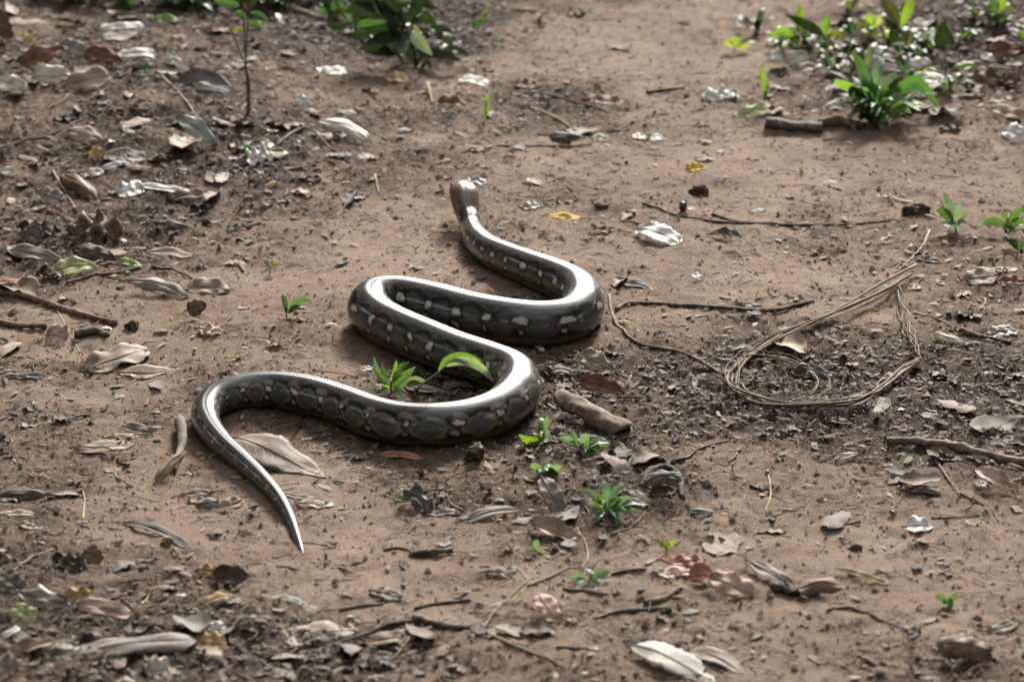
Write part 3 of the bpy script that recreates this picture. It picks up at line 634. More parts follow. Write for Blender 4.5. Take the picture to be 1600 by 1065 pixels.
 (734,276,758,288,12,'grey','small pale leaf just beyond the snake head',dict(tau=20,shape='torn',mat='waxy_leaf')),
 (996,352,1062,378,28,'white','clean white split leaf on open sandy soil',dict(mat='waxy_leaf',shape='torn',tau=16,edge=.1)),
 (1072,263,1104,261,16,'yellow','bright yellow leaf on pale soil',dict(tau=26,shape='ovate')),
 (1096,334,1116,330,8,'salmon','small red leaf scrap by the thin black vine',dict(tau=20)),
 (974,440,1014,448,10,'dgrey','dark flat chip beside the upper snake coil',dict(shape='torn')),
 # upper right
 (1150,180,1212,166,20,'ygreen','pale yellow leaf behind the dark broken branch',dict(tau=26,shape='torn')),
 (1098,152,1152,142,18,'white','whitish crumpled leaf on the path edge',dict(mat='waxy_leaf',shape='torn',wav=.15,tau=20)),
 (1142,30,1160,31,12,'white','round white scrap on the pale path',dict(mat='waxy_leaf',shape='round',tau=30)),
 (1172,28,1192,34,9,'cream','cream scrap next to a round white one on the pale path',dict(tau=24)),
 (1200,86,1222,90,18,'white','round white leaf below the lime seedlings',dict(mat='waxy_leaf',shape='round',tau=34)),
 (1228,96,1262,80,22,'cream','cream folded leaf behind the round white leaf',dict(tau=34)),
 (1240,108,1282,102,14,'tan','tan leaf below the cream folded leaf',dict(tau=24)),
 (1296,98,1334,92,13,'white','white leaf behind the big green clump',dict(mat='waxy_leaf',shape='torn',tau=26)),
 (1352,86,1396,80,18,'white','white leaf heaped above the big green clump',dict(mat='waxy_leaf',shape='torn',tau=28)),
 (1420,98,1456,96,20,'white','white hooked leaf beside the big green clump',dict(mat='waxy_leaf',tau=30,roll=1.2)),
 (1414,118,1496,124,16,'white','long whitish leaf beside the bright green blade of the clump',dict(mat='waxy_leaf',tau=24,shape='lance')),
 (1384,104,1416,112,12,'cream','pale leaf in the middle of the big green clump',dict(tau=26)),
 (1404,62,1450,66,18,'grey','silver-grey leaf under the heart-shaped leaf',dict(mat='waxy_leaf',shape='torn',tau=28)),
 (1428,30,1444,36,11,'white','white scrap beside the heart-shaped leaf',dict(mat='waxy_leaf',shape='round',tau=30)),
 (1534,86,1556,94,12,'white','white oval leaf by the russet litter',dict(mat='waxy_leaf',tau=30)),
 (1540,80,1600,72,28,'russet','russet pointed leaf beside a white oval one',dict(tau=34)),
 (1488,112,1526,100,15,'lime','yellow-lime leaf beside the russet litter',dict(tau=30,mat='green_leaf')),
 (1510,130,1570,120,26,'brown','brown crumpled leaf below the russet pointed leaf',dict(tau=30,shape='torn',wav=.2)),
 (1550,168,1600,180,18,'tan','tan leaf above the bright white leaf',dict(tau=24,shape='torn')),
 (1566,200,1606,214,26,'white','glaring white cupped leaf below a tan one',dict(mat='waxy_leaf',tau=28)),
 (1496,150,1540,146,14,'dbrown','dark curled leaf among the litter near the green clump',dict(tau=24,roll=1.8)),
 (1506,434,1560,428,24,'beige','ragged beige leaf beside a dark red one',dict(shape='torn',tau=18)),
 (1562,436,1606,442,15,'russet','dark red leaf beside the ragged beige leaf',dict(tau=24)),
 (1540,420,1590,422,7,'cream','cream leaf edge above the dark red leaf',dict(shape='strip',tau=18)),
 (1460,518,1508,534,14,'cream','curled pale leaf near a thick dark twig',dict(roll=1.4,tau=20)),
 (1544,522,1590,514,16,'grey','silvery grey leaf above a thick dark twig',dict(shape='torn',mat='waxy_leaf',tau=16)),
 (1108,362,1164,370,12,'dgrey','dark boat-shaped leaf beside the white split leaf',dict(roll=-1.6,tau=12,shape='lance')),
 (1432,400,1466,408,10,'dbrown','dark chip at the far end of the pale vine loop',dict(shape='torn',tau=16)),
 (1292,652,1332,660,10,'dgrey','dark chip under the near side of the vine loop',dict(shape='lance',tau=14)),
 (1204,546,1250,544,9,'grey','small grey leaf inside the vine loop',dict(tau=16)),
 (1236,580,1288,590,18,'dgrey','shiny black crumpled leaf inside the vine loop',dict(shape='torn',wav=.25,tau=24,mat='waxy_leaf')),
 (1082,428,1096,436,9,'white','white chip on the soil between snake and vines',dict(shape='torn',mat='waxy_leaf',tau=20)),
 (1418,448,1440,452,9,'pink','pinkish scrap where the vine strands cross',dict(shape='torn',tau=20)),
 (1078,795,1114,798,10,'dgrey','dark bark chip alone on smooth soil',dict(shape='strip',roll=1.2,tau=12)),
 (1424,764,1470,768,12,'dbrown','dark brown chip below the fallen branch',dict(shape='torn',roll=1.4,tau=16)),
 (1300,720,1340,706,9,'grey','grey flake beside the fallen branch',dict(shape='torn')),
 (856,572,904,584,10,'grey','pale grey chip beside the lower snake coil',dict(shape='torn',tau=14)),
 (838,540,850,548,7,'white','white chip at the foot of the upper snake coil',dict(shape='torn',tau=14)),
 (562,578,582,574,7,'white','white scrap beside the seedling inside the snake coil',dict(shape='torn',mat='waxy_leaf',tau=24)),
 (630,602,700,610,12,'grey','flat grey leaf on the soil inside the snake coil',dict(tau=10)),
 (690,606,740,600,9,'dgrey','dark strip of leaf inside the snake coil',dict(tau=10,shape='strip')),
]
for x0, y0, x1, y1, t, col, lab, kw in LEAVES:
    if col == 'greywood': pass
    leaf(x0, y0, x1, y1, t, col, lab, **kw)

# ------------------------------------------------------------------ sticks, vines, bark
stick([(-12,458),(40,470),(110,488),(182,506)], 10.5, 'redwood', 'thick reddish brown stick with a cut end lying on bare soil', knots=(.35,.7), taper=(1,.95), sag=.7)
stick([(-12,503),(30,510),(72,517)], 9.5, 'redwood', 'shorter reddish stick ending at a pinkish leaf', sag=.7, taper=(1,.9))
stick([(104,446),(150,434),(218,420)], 8, 'redwood', 'brown twig running to the yellow and lime leaf tip', taper=(.6,1))
stick([(238,418),(270,426),(300,440)], 5, 'dwood', 'dark curved twig beyond the arched grey-tan leaf', heights=(0,8,0))
stick([(-5,449),(48,441)], 4.5, 'straw', 'pale thin twig above the thick reddish stick')
stick([(83,270),(100,300),(118,332)], 6, 'greywood', 'straight grey-tan twig leaning down the dark bank')
stick([(430,232),(476,209),(522,234)], 5, 'greywood', 'bent forked twig crossing the crumpled silvery leaf', heights=(0,10,0))
stick([(0,235),(30,222),(70,214),(140,180)], 4, 'greywood', 'long thin grey twig climbing the dark bank')
stick([(252,118),(290,160),(308,186)], 4, 'straw', 'thin stalk running to the slate-green leaf')
leaf(874,606,978,662,40,(.125,.088,.06),'thick dry bark roll with a pale frayed end beside the snake',name='bark_roll',cat='bark',mat='twig_wood',shape='strip',roll=2.8,tau=10,edge=.13,thick=.003,stalk=False,bend=.02,wav=.05)
stick([(838,577),(890,576),(950,582),(1010,600)], 3.5, 'redwood', 'thin twig leaving the lower snake coil to the right')
stick([(952,462),(956,490),(970,516),(1000,538),(1070,556),(1130,590)], 7, 'wood', 'brown vine curling past the outside of the upper snake coil', taper=(1,.6))
stick([(962,486),(985,477),(1060,478),(1195,486),(1270,472)], 8, 'dwood', 'dark vine lying straight across the soil beside the snake', taper=(.8,.9))
stick([(1005,316),(1040,332),(1100,345),(1190,350),(1300,354),(1408,346)], 5.5, 'dwood', 'thin black vine stretched across pale soil beyond the white leaf', knots=(.05,))
stick([(1112,335),(1160,346),(1240,352)], 4, 'dwood', 'thin dark twig crossing the thin black vine')
stick([(1452,362),(1440,388),(1418,412),(1400,426)], 3.5, 'straw', 'fine straw stalk above the vine loop')
stick([(1384,696),(1440,700),(1520,712),(1610,732)], 17, 'wood', 'fallen branch with splintered bark near the pinkish curled leaf', name='branch', cat='branch', rough=.2, knots=(.3,.6), seg=10, taper=(.7,1))
stick([(1454,711),(1476,742),(1500,780)], 5.5, 'greywood', 'grey twig reaching away from the fallen branch')
stick([(1500,518),(1540,530),(1580,541)], 12, 'dwood', 'thick dark twig beside the vine loop', rough=.2)
stick([(1428,485),(1470,500),(1500,518)], 4, 'straw', 'thin pale stalk leading to the thick dark twig')
stick([(1500,775),(1545,795),(1560,815)], 3.5, 'redwood', 'fine reddish twig below the grey twig')
stick([(1292,956),(1330,952),(1364,968),(1400,978),(1452,1000)], 6, 'redwood', 'curved reddish root winding over the soil', taper=(1,.4))
stick([(1455,812),(1530,806)], 3.5, 'dwood', 'thin dark twig beside the silvery white leaf')
stick([(1300,825),(1345,815)], 4, 'dwood', 'short black twig with a knob on smooth soil', knots=(.05,))
stick([(1200,738),(1204,772),(1196,802)], 4, 'straw', 'curved straw crossing a small black twig')
stick([(1172,760),(1200,770),(1228,786)], 4.5, 'dwood', 'small black twig under the curved straw')
stick([(1070,720),(1100,700),(1140,690)], 4, 'wood', 'thin twig beside the smooth soil patch')
stick([(930,968),(965,958),(1010,955),(1050,957)], 9, 'greywood', 'grey-brown stick on the soil near the large whitish leaf', taper=(.6,1))
stick([(1008,948),(1038,940),(1062,922)], 11, 'wood', 'curved brown twig just beyond the grey-brown stick', taper=(1,.8))
stick([(880,920),(915,925),(950,934)], 7, 'greywood', 'pale splinter by the low blue-green weed')
stick([(955,900),(1010,896)], 6, 'dwood', 'dark twig leading to the flat pinkish leaf')
stick([(452,1030),(530,1008),(600,986),(660,972)], 9, 'dwood', 'long dark stick running up to a dark flat bark piece', taper=(.6,1))
stick([(646,972),(690,982),(742,988)], 17, 'dbrown', 'dark flat bark piece between two forked sticks', name='bark_piece', cat='bark', rough=.3, sag=.3)
stick([(745,986),(800,1008),(882,1042)], 7, 'straw', 'straight tan stalk running on from the dark bark piece', taper=(1,.8))
stick([(752,984),(780,950),(824,908)], 4, 'straw', 'thin straw rising from the tan stalk')
stick([(824,908),(800,880)], 3, 'straw', 'short straw tip beyond the thin straw')
stick([(824,916),(880,896),(914,886),(916,850),(896,822)], 3.5, 'straw', 'bent runner stem linking the low weeds')
stick([(955,835),(985,825),(1008,800)], 4, 'tan', 'reddish runner stem below the leafy weed', )
stick([(598,862),(630,858),(652,864)], 5, 'wood', 'thin curved stalk of a dark pod')
stick([(640,866),(675,868),(708,866)], 15, 'dbrown', 'dark crumpled pod lying on bare soil', name='pod', cat='pod', rough=.35, taper=(.8,.5))
stick([(648,950),(735,936)], 6, 'dwood', 'dark thin stick behind the forked sticks')
stick([(530,950),(600,945)], 6, 'greywood', 'grey stick pressed into the soil before the tail tip')
stick([(870,1015),(930,1018)], 5, 'dwood', 'short dark twig beside the tan stalk')
stick([(420,975),(385,972),(362,985),(360,1002),(376,1018),(405,1032),(460,1066)], 6, 'greywood', 'hook-shaped grey vine beside the long dark stick')
stick([(10,898),(45,878),(82,860)], 5, 'straw', 'straw coloured stalk above the dark slate leaf')
stick([(220,946),(238,924),(264,909)], 4, 'straw', 'fine straw behind the orange-pink leaf')
stick([(130,815),(132,780),(128,760)], 4, 'straw', 'small upright straw beside the tail')
stick([(270,738),(284,700),(282,668)], 20, 'greywood', 'pale dead root stub pressed against the snake tail bend', name='root_stub', cat='root', rough=.25, taper=(.5,1), heights=(0,6,10))
stick([(118,528),(150,524),(170,528)], 14, 'dgrey', 'dark bark chunk beyond the pinkish hanging leaf', name='bark_chunk', cat='bark', rough=.3)
stick([(1196,200),(1240,203),(1284,206)], 17, 'dgrey', 'dark broken branch piece with a pale top on the path edge', name='branch', cat='branch', rough=.1, taper=(1,.9), seg=10, sag=.8)
stick([(1278,198),(1312,196),(1342,206)], 22, 'brown', 'brown bark shard at the end of the dark broken branch', name='bark_shard', cat='bark', rough=.35, taper=(.6,.7))
stick([(1284,218),(1322,214)], 4, 'cream', 'thin pale stick in front of the brown bark shard')
stick([(430,10),(470,24),(510,34)], 12, 'tan', 'tan bark strip at the foot of the leafy stems', name='bark_strip', cat='bark', rough=.25)
stick([(830,170),(866,186),(900,206)], 5, 'straw', 'pale twig within the leaf drift on the path')
stick([(848,150),(900,162),(950,178)], 5, 'dwood', 'dark twig within the leaf drift on the path')
stick([(770,228),(850,230),(925,226)], 4.5, 'wood', 'thin twig lying across the path beyond the snake head')
stick([(1010,146),(1070,140)], 5, 'dwood', 'dark thin twig on the pale path')
stick([(668,142),(676,165)], 4, 'straw', 'pale stalk leaning near the dark rust leaf', heights=(12,0))
stick([(586,276),(592,302)], 4, 'straw', 'small hooked straw beside the snake head')
stick([(640,1000),(600,1040),(560,1064)], 4, 'wood', 'thin curved twig in front of the long dark stick')
stick([(1550,655),(1572,662),(1586,672)], 6, 'pink', 'short pinkish twig above the fallen branch')
stick([(86,480),(130,560)], 2.5, 'cream', 'white tendril trailing from the pinkish hanging leaf')
# the loop of pale vine strands
def vine_loop():
    root = link('dry_vine', None, None, G(1290, 600)); tag(root, 'bundle of pale dry vine strands looped on the dark soil', 'vine'); b = np.array(root.location)
    paths = [
     [(1426,432),(1390,456),(1330,490),(1270,512),(1210,536),(1160,566),(1143,594),(1150,624),(1196,640),(1260,642),(1330,645),(1382,620),(1412,594),(1436,572)],
     [(1420,440),(1385,466),(1320,496),(1262,520),(1205,546),(1164,572),(1148,600),(1156,628),(1200,644),(1290,647),(1340,642),(1376,616),(1405,588),(1434,570)],
     [(1432,428),(1370,462),(1300,500),(1240,522),(1190,548),(1156,574),(1139,598),(1146,620),(1190,636),(1250,645),(1320,640),(1370,626),(1400,600),(1430,574)],
     [(1162,568),(1200,564),(1236,574),(1266,592),(1276,610),(1262,626),(1230,640),(1190,644)],
     [(1170,570),(1210,570),(1250,586),(1288,600),(1292,618),(1262,634),(1220,646)],
     [(1401,452),(1408,480),(1416,504),(1424,530),(1430,550),(1436,572)],
     [(1404,450),(1412,484),(1412,510),(1426,540),(1434,566)],
     [(1406,510),(1416,532),(1432,560)],
     [(1436,572),(1400,590),(1378,610),(1360,640)],
     [(1120,606),(1150,612),(1180,634),(1240,648)]]
    for i, pth in enumerate(paths+paths[:3]+paths[3:7]):
        jx = 0 if i < len(paths) else 1
        if jx: pth = [(x+random.uniform(-7, 7), y+random.uniform(-4, 4)) for x, y in pth][random.randint(0, 2):]
        C = catmull([G(x, y) for x, y in pth], 60); r0 = random.uniform(2.6, 4.2)*.00105/2*(1.1 if i < 3 else .8)*(.6 if jx else 1)
        C[:, 2] = ground(C[:, 0], C[:, 1])
        for _ in range(8): C[1:-1, 2] = (C[:-2, 2]+C[1:-1, 2]+C[2:, 2])/3
        C[:, 2] += .009+.004*abs(math.sin(i*2.3))+.004*np.sin(np.linspace(0, 9, 60)+i)
        C[:, 0] += .003*np.sin(np.linspace(0, 14, 60)+i*1.7)
        V, f, cn, uv = tube(C, r0*(1+.2*np.sin(np.linspace(0, 20, 60)+i)), 6, 900+i, .1)
        link('strand', mesh_np('strand', V-b, f, cn, 'twig_wood', None, True, uv), root, (0,0,0), [(.19,.135,.09),(.15,.105,.072),(.24,.185,.13)][i % 3])
vine_loop()
lump(1067,326,13,14,'dgrey','round dark nut beside the thin black vine','nut','nut','nut',.05,13,.1)
lump(206,507,26,16,'dbrown','dark lumpy seed beyond the end of the thick reddish stick','seed','seed',rough=.3)
lump(1094,298,30,18,'dbrown','dark crumbly clod on pale soil near the yellow leaf','clod','soil_clod',rough=.45)
lump(1425,328,34,16,'dbrown','dark clod at the end of the thin black vine','clod','soil_clod',rough=.45)
lump(262,846,19,11,'ochre','smooth ochre pebble in the litter beside the tail','pebble','pebble',rough=.08)
lump(745,706,26,34,'dbrown','knobbly dark root stub in front of the snake belly','root','root_stub',rough=.45,dpx=30)
stick([(1002,762),(1016,744),(1040,738),(1062,750),(1070,782)], 14, 'dwood', 'dark hooked root end beside the largest low weed', cat='root', name='root_stub', rough=.25, heights=(0,3,5,3,0))
leaf(1008,752,1062,742,26,'dgrey','dark curled leaf lying over the hooked root end',roll=2.0,tau=26,shape='torn',lift=.012)
leaf(1012,770,1058,766,16,'brown','brown curled scrap inside the hooked root end',roll=-1.4,tau=24,shape='torn')
stick([(1012,738),(1040,730),(1072,722)], 9, 'dwood', 'dark bark sliver behind the hooked root end', rough=.2)
lump(1225,916,40,18,'dbrown','dark soil clod touching the arched brown leaf','clod','soil_clod',rough=.45)
lump(1338,852,16,12,'brown','small reddish clod alone on smooth soil','clod','soil_clod',rough=.3)
lump(324,350,18,9,'dbrown','dark clod beside the small dark curled leaf','clod','soil_clod',rough=.3)
lump(940,320,26,9,'dgrey','flat dark clod between the grey leaf and the yellow leaf','clod','soil_clod',rough=.3)

# ------------------------------------------------------------------ living plants
plant(612,618,'bright green seedling with pointed leaves inside the lower snake coil',[
 (612,600,[(640,565)],11,'g2',.01),(613,604,[(630,590),(650,572)],15,'g1',-.02,.2),(610,602,[(590,580),(584,556)],9,'g3',.03),(608,604,[(596,592),(582,572)],10,'g1',-.01),
 (608,608,[(592,610)],10,'g5',-.02),(614,610,[(626,622)],12,'g1',-.03,.3),(606,606,[(600,588),(597,566)],10,'g2',.02),(611,600,[(618,578),(620,562)],8,'g5',0)],
 stem=[(611,608),(611,596)],stem_d=3.5,fill=5,fl=24,fw=8)
plant(648,612,'arching plant with a lime upper leaf and pale underside beside the snake',[
 (684,582,[(700,562),(730,557),(774,578)],13,'g5',.0,.15),(694,572,[(722,563),(752,574),(775,600)],15,'under',-.03,-.2),
 (660,600,[(640,598),(618,610)],9,'ggreen',-.02),(668,596,[(648,590),(634,594)],8,'ggreen',.0)],stem=[(662,598),(684,582),(694,572)],stem_d=3.5,stem_col='ggreen')
plant(850,692,'low plant with a yellowing broad leaf beside the snake belly',[
 (848,680,[(830,686),(810,678)],14,'lime',-.02),(848,672,[(846,652)],12,'g5',.02),(852,672,[(858,650)],10,'g3',0),(846,674,[(840,656)],9,'g2',.01)],stem=[(848,672)],stem_d=2.5,fill=4,fl=20,fw=8)
plant(868,718,'tiny leafless looking stalk with a pale leaf behind the blue-green weed',[(858,690,[(856,670)],8,'ggreen',0)],stem=[(864,700),(857,682)],stem_d=3,stem_col='straw')
plant(905,706,'blue-green weed beside the bark roll and tiny twigs',[
 (900,700,[(876,682)],11,'g3',0),(902,698,[(890,672)],10,'g3',.02),(912,700,[(916,676)],16,'g3',-.01,0),(916,702,[(938,706)],11,'g2',-.02),(918,698,[(952,692)],12,'g3',.0),
 (912,704,[(932,722)],10,'g1',-.03),(900,704,[(908,716),(914,712)],12,'ggreen',-.02),(918,702,[(955,706)],10,'g3',.01)],stem=[(910,698)],stem_d=2.5,fill=4,fl=24,fw=7)
plant(980,722,'faint low sprig beside the blue-green weed',[(980,718,[(960,712)],7,'ggreen',0),(980,718,[(1000,714)],8,'ggreen',0),(981,716,[(986,706)],6,'g3',0)],stem=[(980,716)],stem_d=2)
plant(852,744,'small blue-green weed growing behind the holed grey leaf',[
 (848,736,[(828,728)],12,'g3',.01),(852,734,[(860,724)],10,'g3',.02),(856,736,[(878,728)],13,'g3',0),(850,740,[(838,748)],9,'ggreen',-.02),(854,740,[(874,742)],9,'g2',-.01)],stem=[(852,736)],stem_d=2.5,fill=4,fl=22,fw=7)
plant(948,806,'largest low weed with blue-green leaves on open soil',[
 (944,790,[(900,766)],11,'ggreen',.02),(946,786,[(948,752)],13,'g3',.02),(950,784,[(978,760)],13,'g3',.03),(942,792,[(918,786)],14,'g3',0),(936,788,[(934,772)],10,'g5',0),
 (950,792,[(972,780)],14,'g2',.0),(956,796,[(990,780)],13,'g3',.01),(956,800,[(1012,788)],10,'ggreen',.0),(958,804,[(1006,800)],9,'ggreen',-.01),(946,800,[(960,816),(972,818)],12,'g1',-.04),
 (940,800,[(918,806)],10,'ggreen',-.02),(944,804,[(930,816)],9,'g2',-.03),(950,798,[(984,802)],11,'g3',-.02),(962,806,[(964,820)],9,'g5',-.04)],stem=[[(946,786)],[(958,800)]],stem_d=2.5,fill=10,fl=34,fw=8)
plant(836,866,'tiny weed with two blue-green leaves before the curled brown leaf',[(836,858,[(840,842)],12,'g3',.0),(836,862,[(820,870)],9,'ggreen',-.01),(838,862,[(852,868)],8,'ggreen',0)],stem=[(836,858)],stem_d=2)
plant(920,912,'flat blue-green weed near the pale splinter',[(916,906,[(888,904)],11,'g3',0),(920,902,[(918,888)],9,'ggreen',.02),(924,904,[(954,894)],11,'g3',.01),(926,908,[(956,908)],10,'ggreen',0),(922,908,[(938,918)],11,'g3',-.02),(916,908,[(898,918)],11,'g2',-.02)],stem=[(920,904)],stem_d=2,fill=4,fl=24,fw=7)
plant(1042,866,'small yellow-green sprout standing above the salmon leaf',[(1042,858,[(1018,842)],5,'olive',0),(1042,858,[(1034,844)],7,'g5',0),(1042,858,[(1048,844)],7,'g5',.01),(1043,858,[(1060,842)],5,'lime',0)],stem=[(1042,856)],stem_d=2)
plant(1480,946,'lone bright green three-pointed leaf on bare soil',[(1480,942,[(1460,930)],11,'g1',0),(1480,942,[(1497,928)],10,'g1',0),(1480,940,[(1482,948)],8,'g1',-.02)],stem=[(1480,940)],stem_d=2)
plant(448,496,'small green sprout beside the snake coils',[(448,488,[(440,460)],9,'g2',0),(449,488,[(466,470),(488,468)],10,'g1',0),(450,490,[(470,478)],9,'g1',-.01),(448,490,[(444,478)],7,'ggreen',0),(450,490,[(478,474)],8,'g3',.01)],stem=[(448,486)],stem_d=2.5)
plant(422,426,'tiny two-leaved sprout on pale soil',[(422,420,[(412,408)],6,'g2',0),(423,420,[(434,412)],7,'olive',0)],stem=[(422,420)],stem_d=2)
plant(1494,362,'green seedling with one bright side leaf beside the thin black vine',[(1490,346,[(1474,302)],11,'g3',.03),(1490,348,[(1462,328)],15,'g1',0,0),(1494,344,[(1500,316)],9,'g3',0),(1496,346,[(1518,330)],9,'ggreen',0),(1494,350,[(1510,350)],8,'g3',-.02),(1492,350,[(1480,352)],7,'g2',-.01)],stem=[(1492,344)],stem_d=3,fill=6,fl=26,fw=8)
plant(1572,366,'leafy seedling with a bright broad leaf beside another seedling',[(1568,352,[(1534,350)],14,'g1',0,0),(1570,348,[(1566,328)],9,'lime',.02),(1574,348,[(1600,326)],12,'g1',.01),(1576,352,[(1602,346)],11,'g1',0),(1572,356,[(1586,364)],9,'g2',-.02)],stem=[[(1570,350)],[(1576,346),(1580,332)]],stem_d=2.5,fill=6,fl=30,fw=9)
plant(1590,398,'dark low weed below the leafy seedling',[(1590,390,[(1572,376)],10,'g4',0),(1590,390,[(1604,378)],10,'g2',0),(1592,392,[(1600,396)],9,'g4',0)],stem=[(1590,388)],stem_d=2)
plant(1372,186,'big clump of green blades among white leaves and litter',[
 (1364,160,[(1348,110),(1332,78)],17,'g2',.04,.1),(1368,156,[(1372,110),(1380,90)],16,'g3',.06),(1362,160,[(1340,140),(1312,128),(1304,124)],14,'g5',-.02),(1358,166,[(1324,152)],12,'ggreen',0),
 (1372,160,[(1386,130),(1400,112)],16,'g3',.05),(1376,166,[(1420,132),(1440,134),(1468,172)],22,'g1',-.03,0),(1380,166,[(1402,150),(1414,166),(1424,178)],14,'under',-.05),(1374,162,[(1390,140)],13,'g5',-.02),
 (1360,164,[(1336,140),(1326,150)],15,'g4',-.02),(1366,168,[(1350,176),(1338,182)],13,'olive',-.03),(1362,158,[(1352,130),(1344,112)],12,'g4',.03),(1370,160,[(1366,130)],13,'g1',.0),
 (1374,158,[(1398,128),(1412,124)],13,'g4',.04),(1378,168,[(1408,160),(1418,170)],11,'g5',-.04),(1356,168,[(1334,168)],11,'ggreen',-.03),(1372,172,[(1394,180)],14,'ggreen',-.05),(1364,154,[(1356,120),(1350,96)],12,'g2',.06)],
 stem=[[(1364,166),(1362,152)],[(1372,166),(1376,150)]],stem_d=4,fill=56,fl=84,fw=13,fcol=('g3','g2','g2','g4','ggreen','g1','g5'))
plant(1476,128,'heart-shaped dark leaf held up on a thin stalk',[(1476,70,[(1474,54),(1472,34)],32,'g4',.0,0)],stem=[(1478,100),(1476,70)],stem_d=3,shape='heart')
plant(1194,164,'thin upright grassy sprout on the path edge',[(1194,150,[(1192,118),(1186,102)],9,'g5',0),(1195,152,[(1200,130)],7,'g1',.02),(1194,156,[(1200,144)],6,'g1',0)],stem=[(1194,150)],stem_d=3)
plant(1246,78,'lime seedling with a raised shoot near the round white leaf',[(1244,56,[(1222,50),(1200,60)],15,'g5',-.02,0),(1246,52,[(1248,28),(1250,4)],14,'lime',.02),(1250,56,[(1242,62),(1232,60)],13,'g1',-.02)],stem=[(1246,54)],stem_d=3,fill=8,fl=34,fw=12,fcol=('lime','g2','olive','ygreen'))
plant(1288,80,'lime seedling under a long dark olive leaf',[(1288,56,[(1292,36),(1296,20)],14,'g5',.02),(1286,54,[(1262,40),(1226,22)],17,'g4',.0,0),(1290,58,[(1310,50),(1318,66)],13,'olive',-.02),(1290,60,[(1302,52)],12,'ygreen',0)],stem=[(1288,56)],stem_d=3,fill=8,fl=34,fw=12,fcol=('lime','g2','olive','g4'))
plant(1148,80,'faint lime weed at the edge of the pale path',[(1148,72,[(1150,58)],16,'lime',0),(1147,74,[(1130,66)],11,'ygreen',0),(1150,76,[(1172,72)],10,'ygreen',0),(1150,74,[(1186,66)],8,'olive',0)],stem=[(1148,72)],stem_d=2)
plant(1366,62,'yellow-green weed behind the white heaped leaf',[(1364,44,[(1356,20)],13,'lime',0),(1366,42,[(1376,24)],13,'ygreen',0),(1362,48,[(1346,40)],12,'olive',0)],stem=[(1365,44)],stem_d=2.5,fill=8,fl=34,fw=12,fcol=('lime','g4','olive','ygreen'))
plant(1410,84,'weed with dark hanging olive leaves beside the heart-shaped leaf',[(1408,46,[(1398,54),(1404,84)],20,'g4',0,0),(1406,40,[(1386,16),(1376,-4)],22,'olive',.02),(1408,42,[(1420,14),(1424,-6)],16,'lime',.03),(1404,44,[(1384,40)],14,'g4',0)],stem=[(1408,44)],stem_d=3,fill=10,fl=44,fw=14,fcol=('g4','g2','olive','ygreen'))
plant(1560,36,'blurry far weed above the russet litter',[(1558,20,[(1548,-4)],14,'g2',0),(1560,18,[(1574,-2)],14,'lime',0),(1562,22,[(1586,14)],10,'olive',0),(1556,24,[(1540,18)],10,'g2',0)],stem=[(1560,20)],stem_d=2.5,fill=8,fl=34,fw=12,fcol=('g4','g2','olive'))
plant(1600,74,'small far weed with a lime leaf beside the russet pointed leaf',[(1600,64,[(1590,50)],11,'lime',0),(1600,64,[(1612,52)],10,'g1',0)],stem=[(1600,64)],stem_d=2)
plant(757,192,'single yellow-green grass shoot standing on the path',[(757,188,[(760,166),(765,140)],6,'lime',0),(758,184,[(766,168)],5,'g5',.01),(757,182,[(760,160),(759,148)],4,'lime',0)],stem=[(757,184)],stem_d=2.5,stem_col='lime')
plant(746,58,'tiny dark sprig on the far pale path',[(746,42,[(736,32)],8,'g2',0),(746,42,[(760,30)],7,'g2',0),(747,40,[(768,8)],4,'olive',0)],stem=[(746,42)],stem_d=2)
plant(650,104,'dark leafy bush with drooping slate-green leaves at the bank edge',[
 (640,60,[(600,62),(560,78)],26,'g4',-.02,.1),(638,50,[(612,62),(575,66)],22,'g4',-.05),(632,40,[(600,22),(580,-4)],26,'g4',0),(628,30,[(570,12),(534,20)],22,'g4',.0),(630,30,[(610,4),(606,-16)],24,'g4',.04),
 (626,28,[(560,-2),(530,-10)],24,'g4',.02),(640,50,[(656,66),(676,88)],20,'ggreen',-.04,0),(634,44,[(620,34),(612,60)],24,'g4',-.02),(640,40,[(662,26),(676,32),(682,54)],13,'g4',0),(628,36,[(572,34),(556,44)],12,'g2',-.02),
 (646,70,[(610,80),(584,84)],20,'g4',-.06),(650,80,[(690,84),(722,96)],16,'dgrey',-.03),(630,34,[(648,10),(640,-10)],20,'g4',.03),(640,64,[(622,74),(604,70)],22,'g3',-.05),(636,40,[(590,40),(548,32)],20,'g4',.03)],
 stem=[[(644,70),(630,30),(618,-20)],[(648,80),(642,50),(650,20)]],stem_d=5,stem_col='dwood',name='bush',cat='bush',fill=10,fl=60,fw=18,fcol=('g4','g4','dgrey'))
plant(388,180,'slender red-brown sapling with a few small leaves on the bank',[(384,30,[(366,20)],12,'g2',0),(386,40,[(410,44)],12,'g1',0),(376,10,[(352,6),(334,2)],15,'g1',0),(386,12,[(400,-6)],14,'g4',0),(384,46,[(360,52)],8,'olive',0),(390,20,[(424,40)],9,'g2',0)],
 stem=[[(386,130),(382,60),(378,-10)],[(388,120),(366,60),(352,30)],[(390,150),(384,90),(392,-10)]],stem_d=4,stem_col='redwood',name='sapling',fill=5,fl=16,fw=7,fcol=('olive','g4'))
plant(520,30,'pale leafy stem hanging over the bank beside the dark bush',[(516,14,[(500,-4)],18,'g4',0),(518,16,[(536,6)],18,'g2',0),(520,18,[(532,34)],16,'olive',0),(516,18,[(498,22)],14,'g2',0)],stem=[(518,14)],stem_d=3)
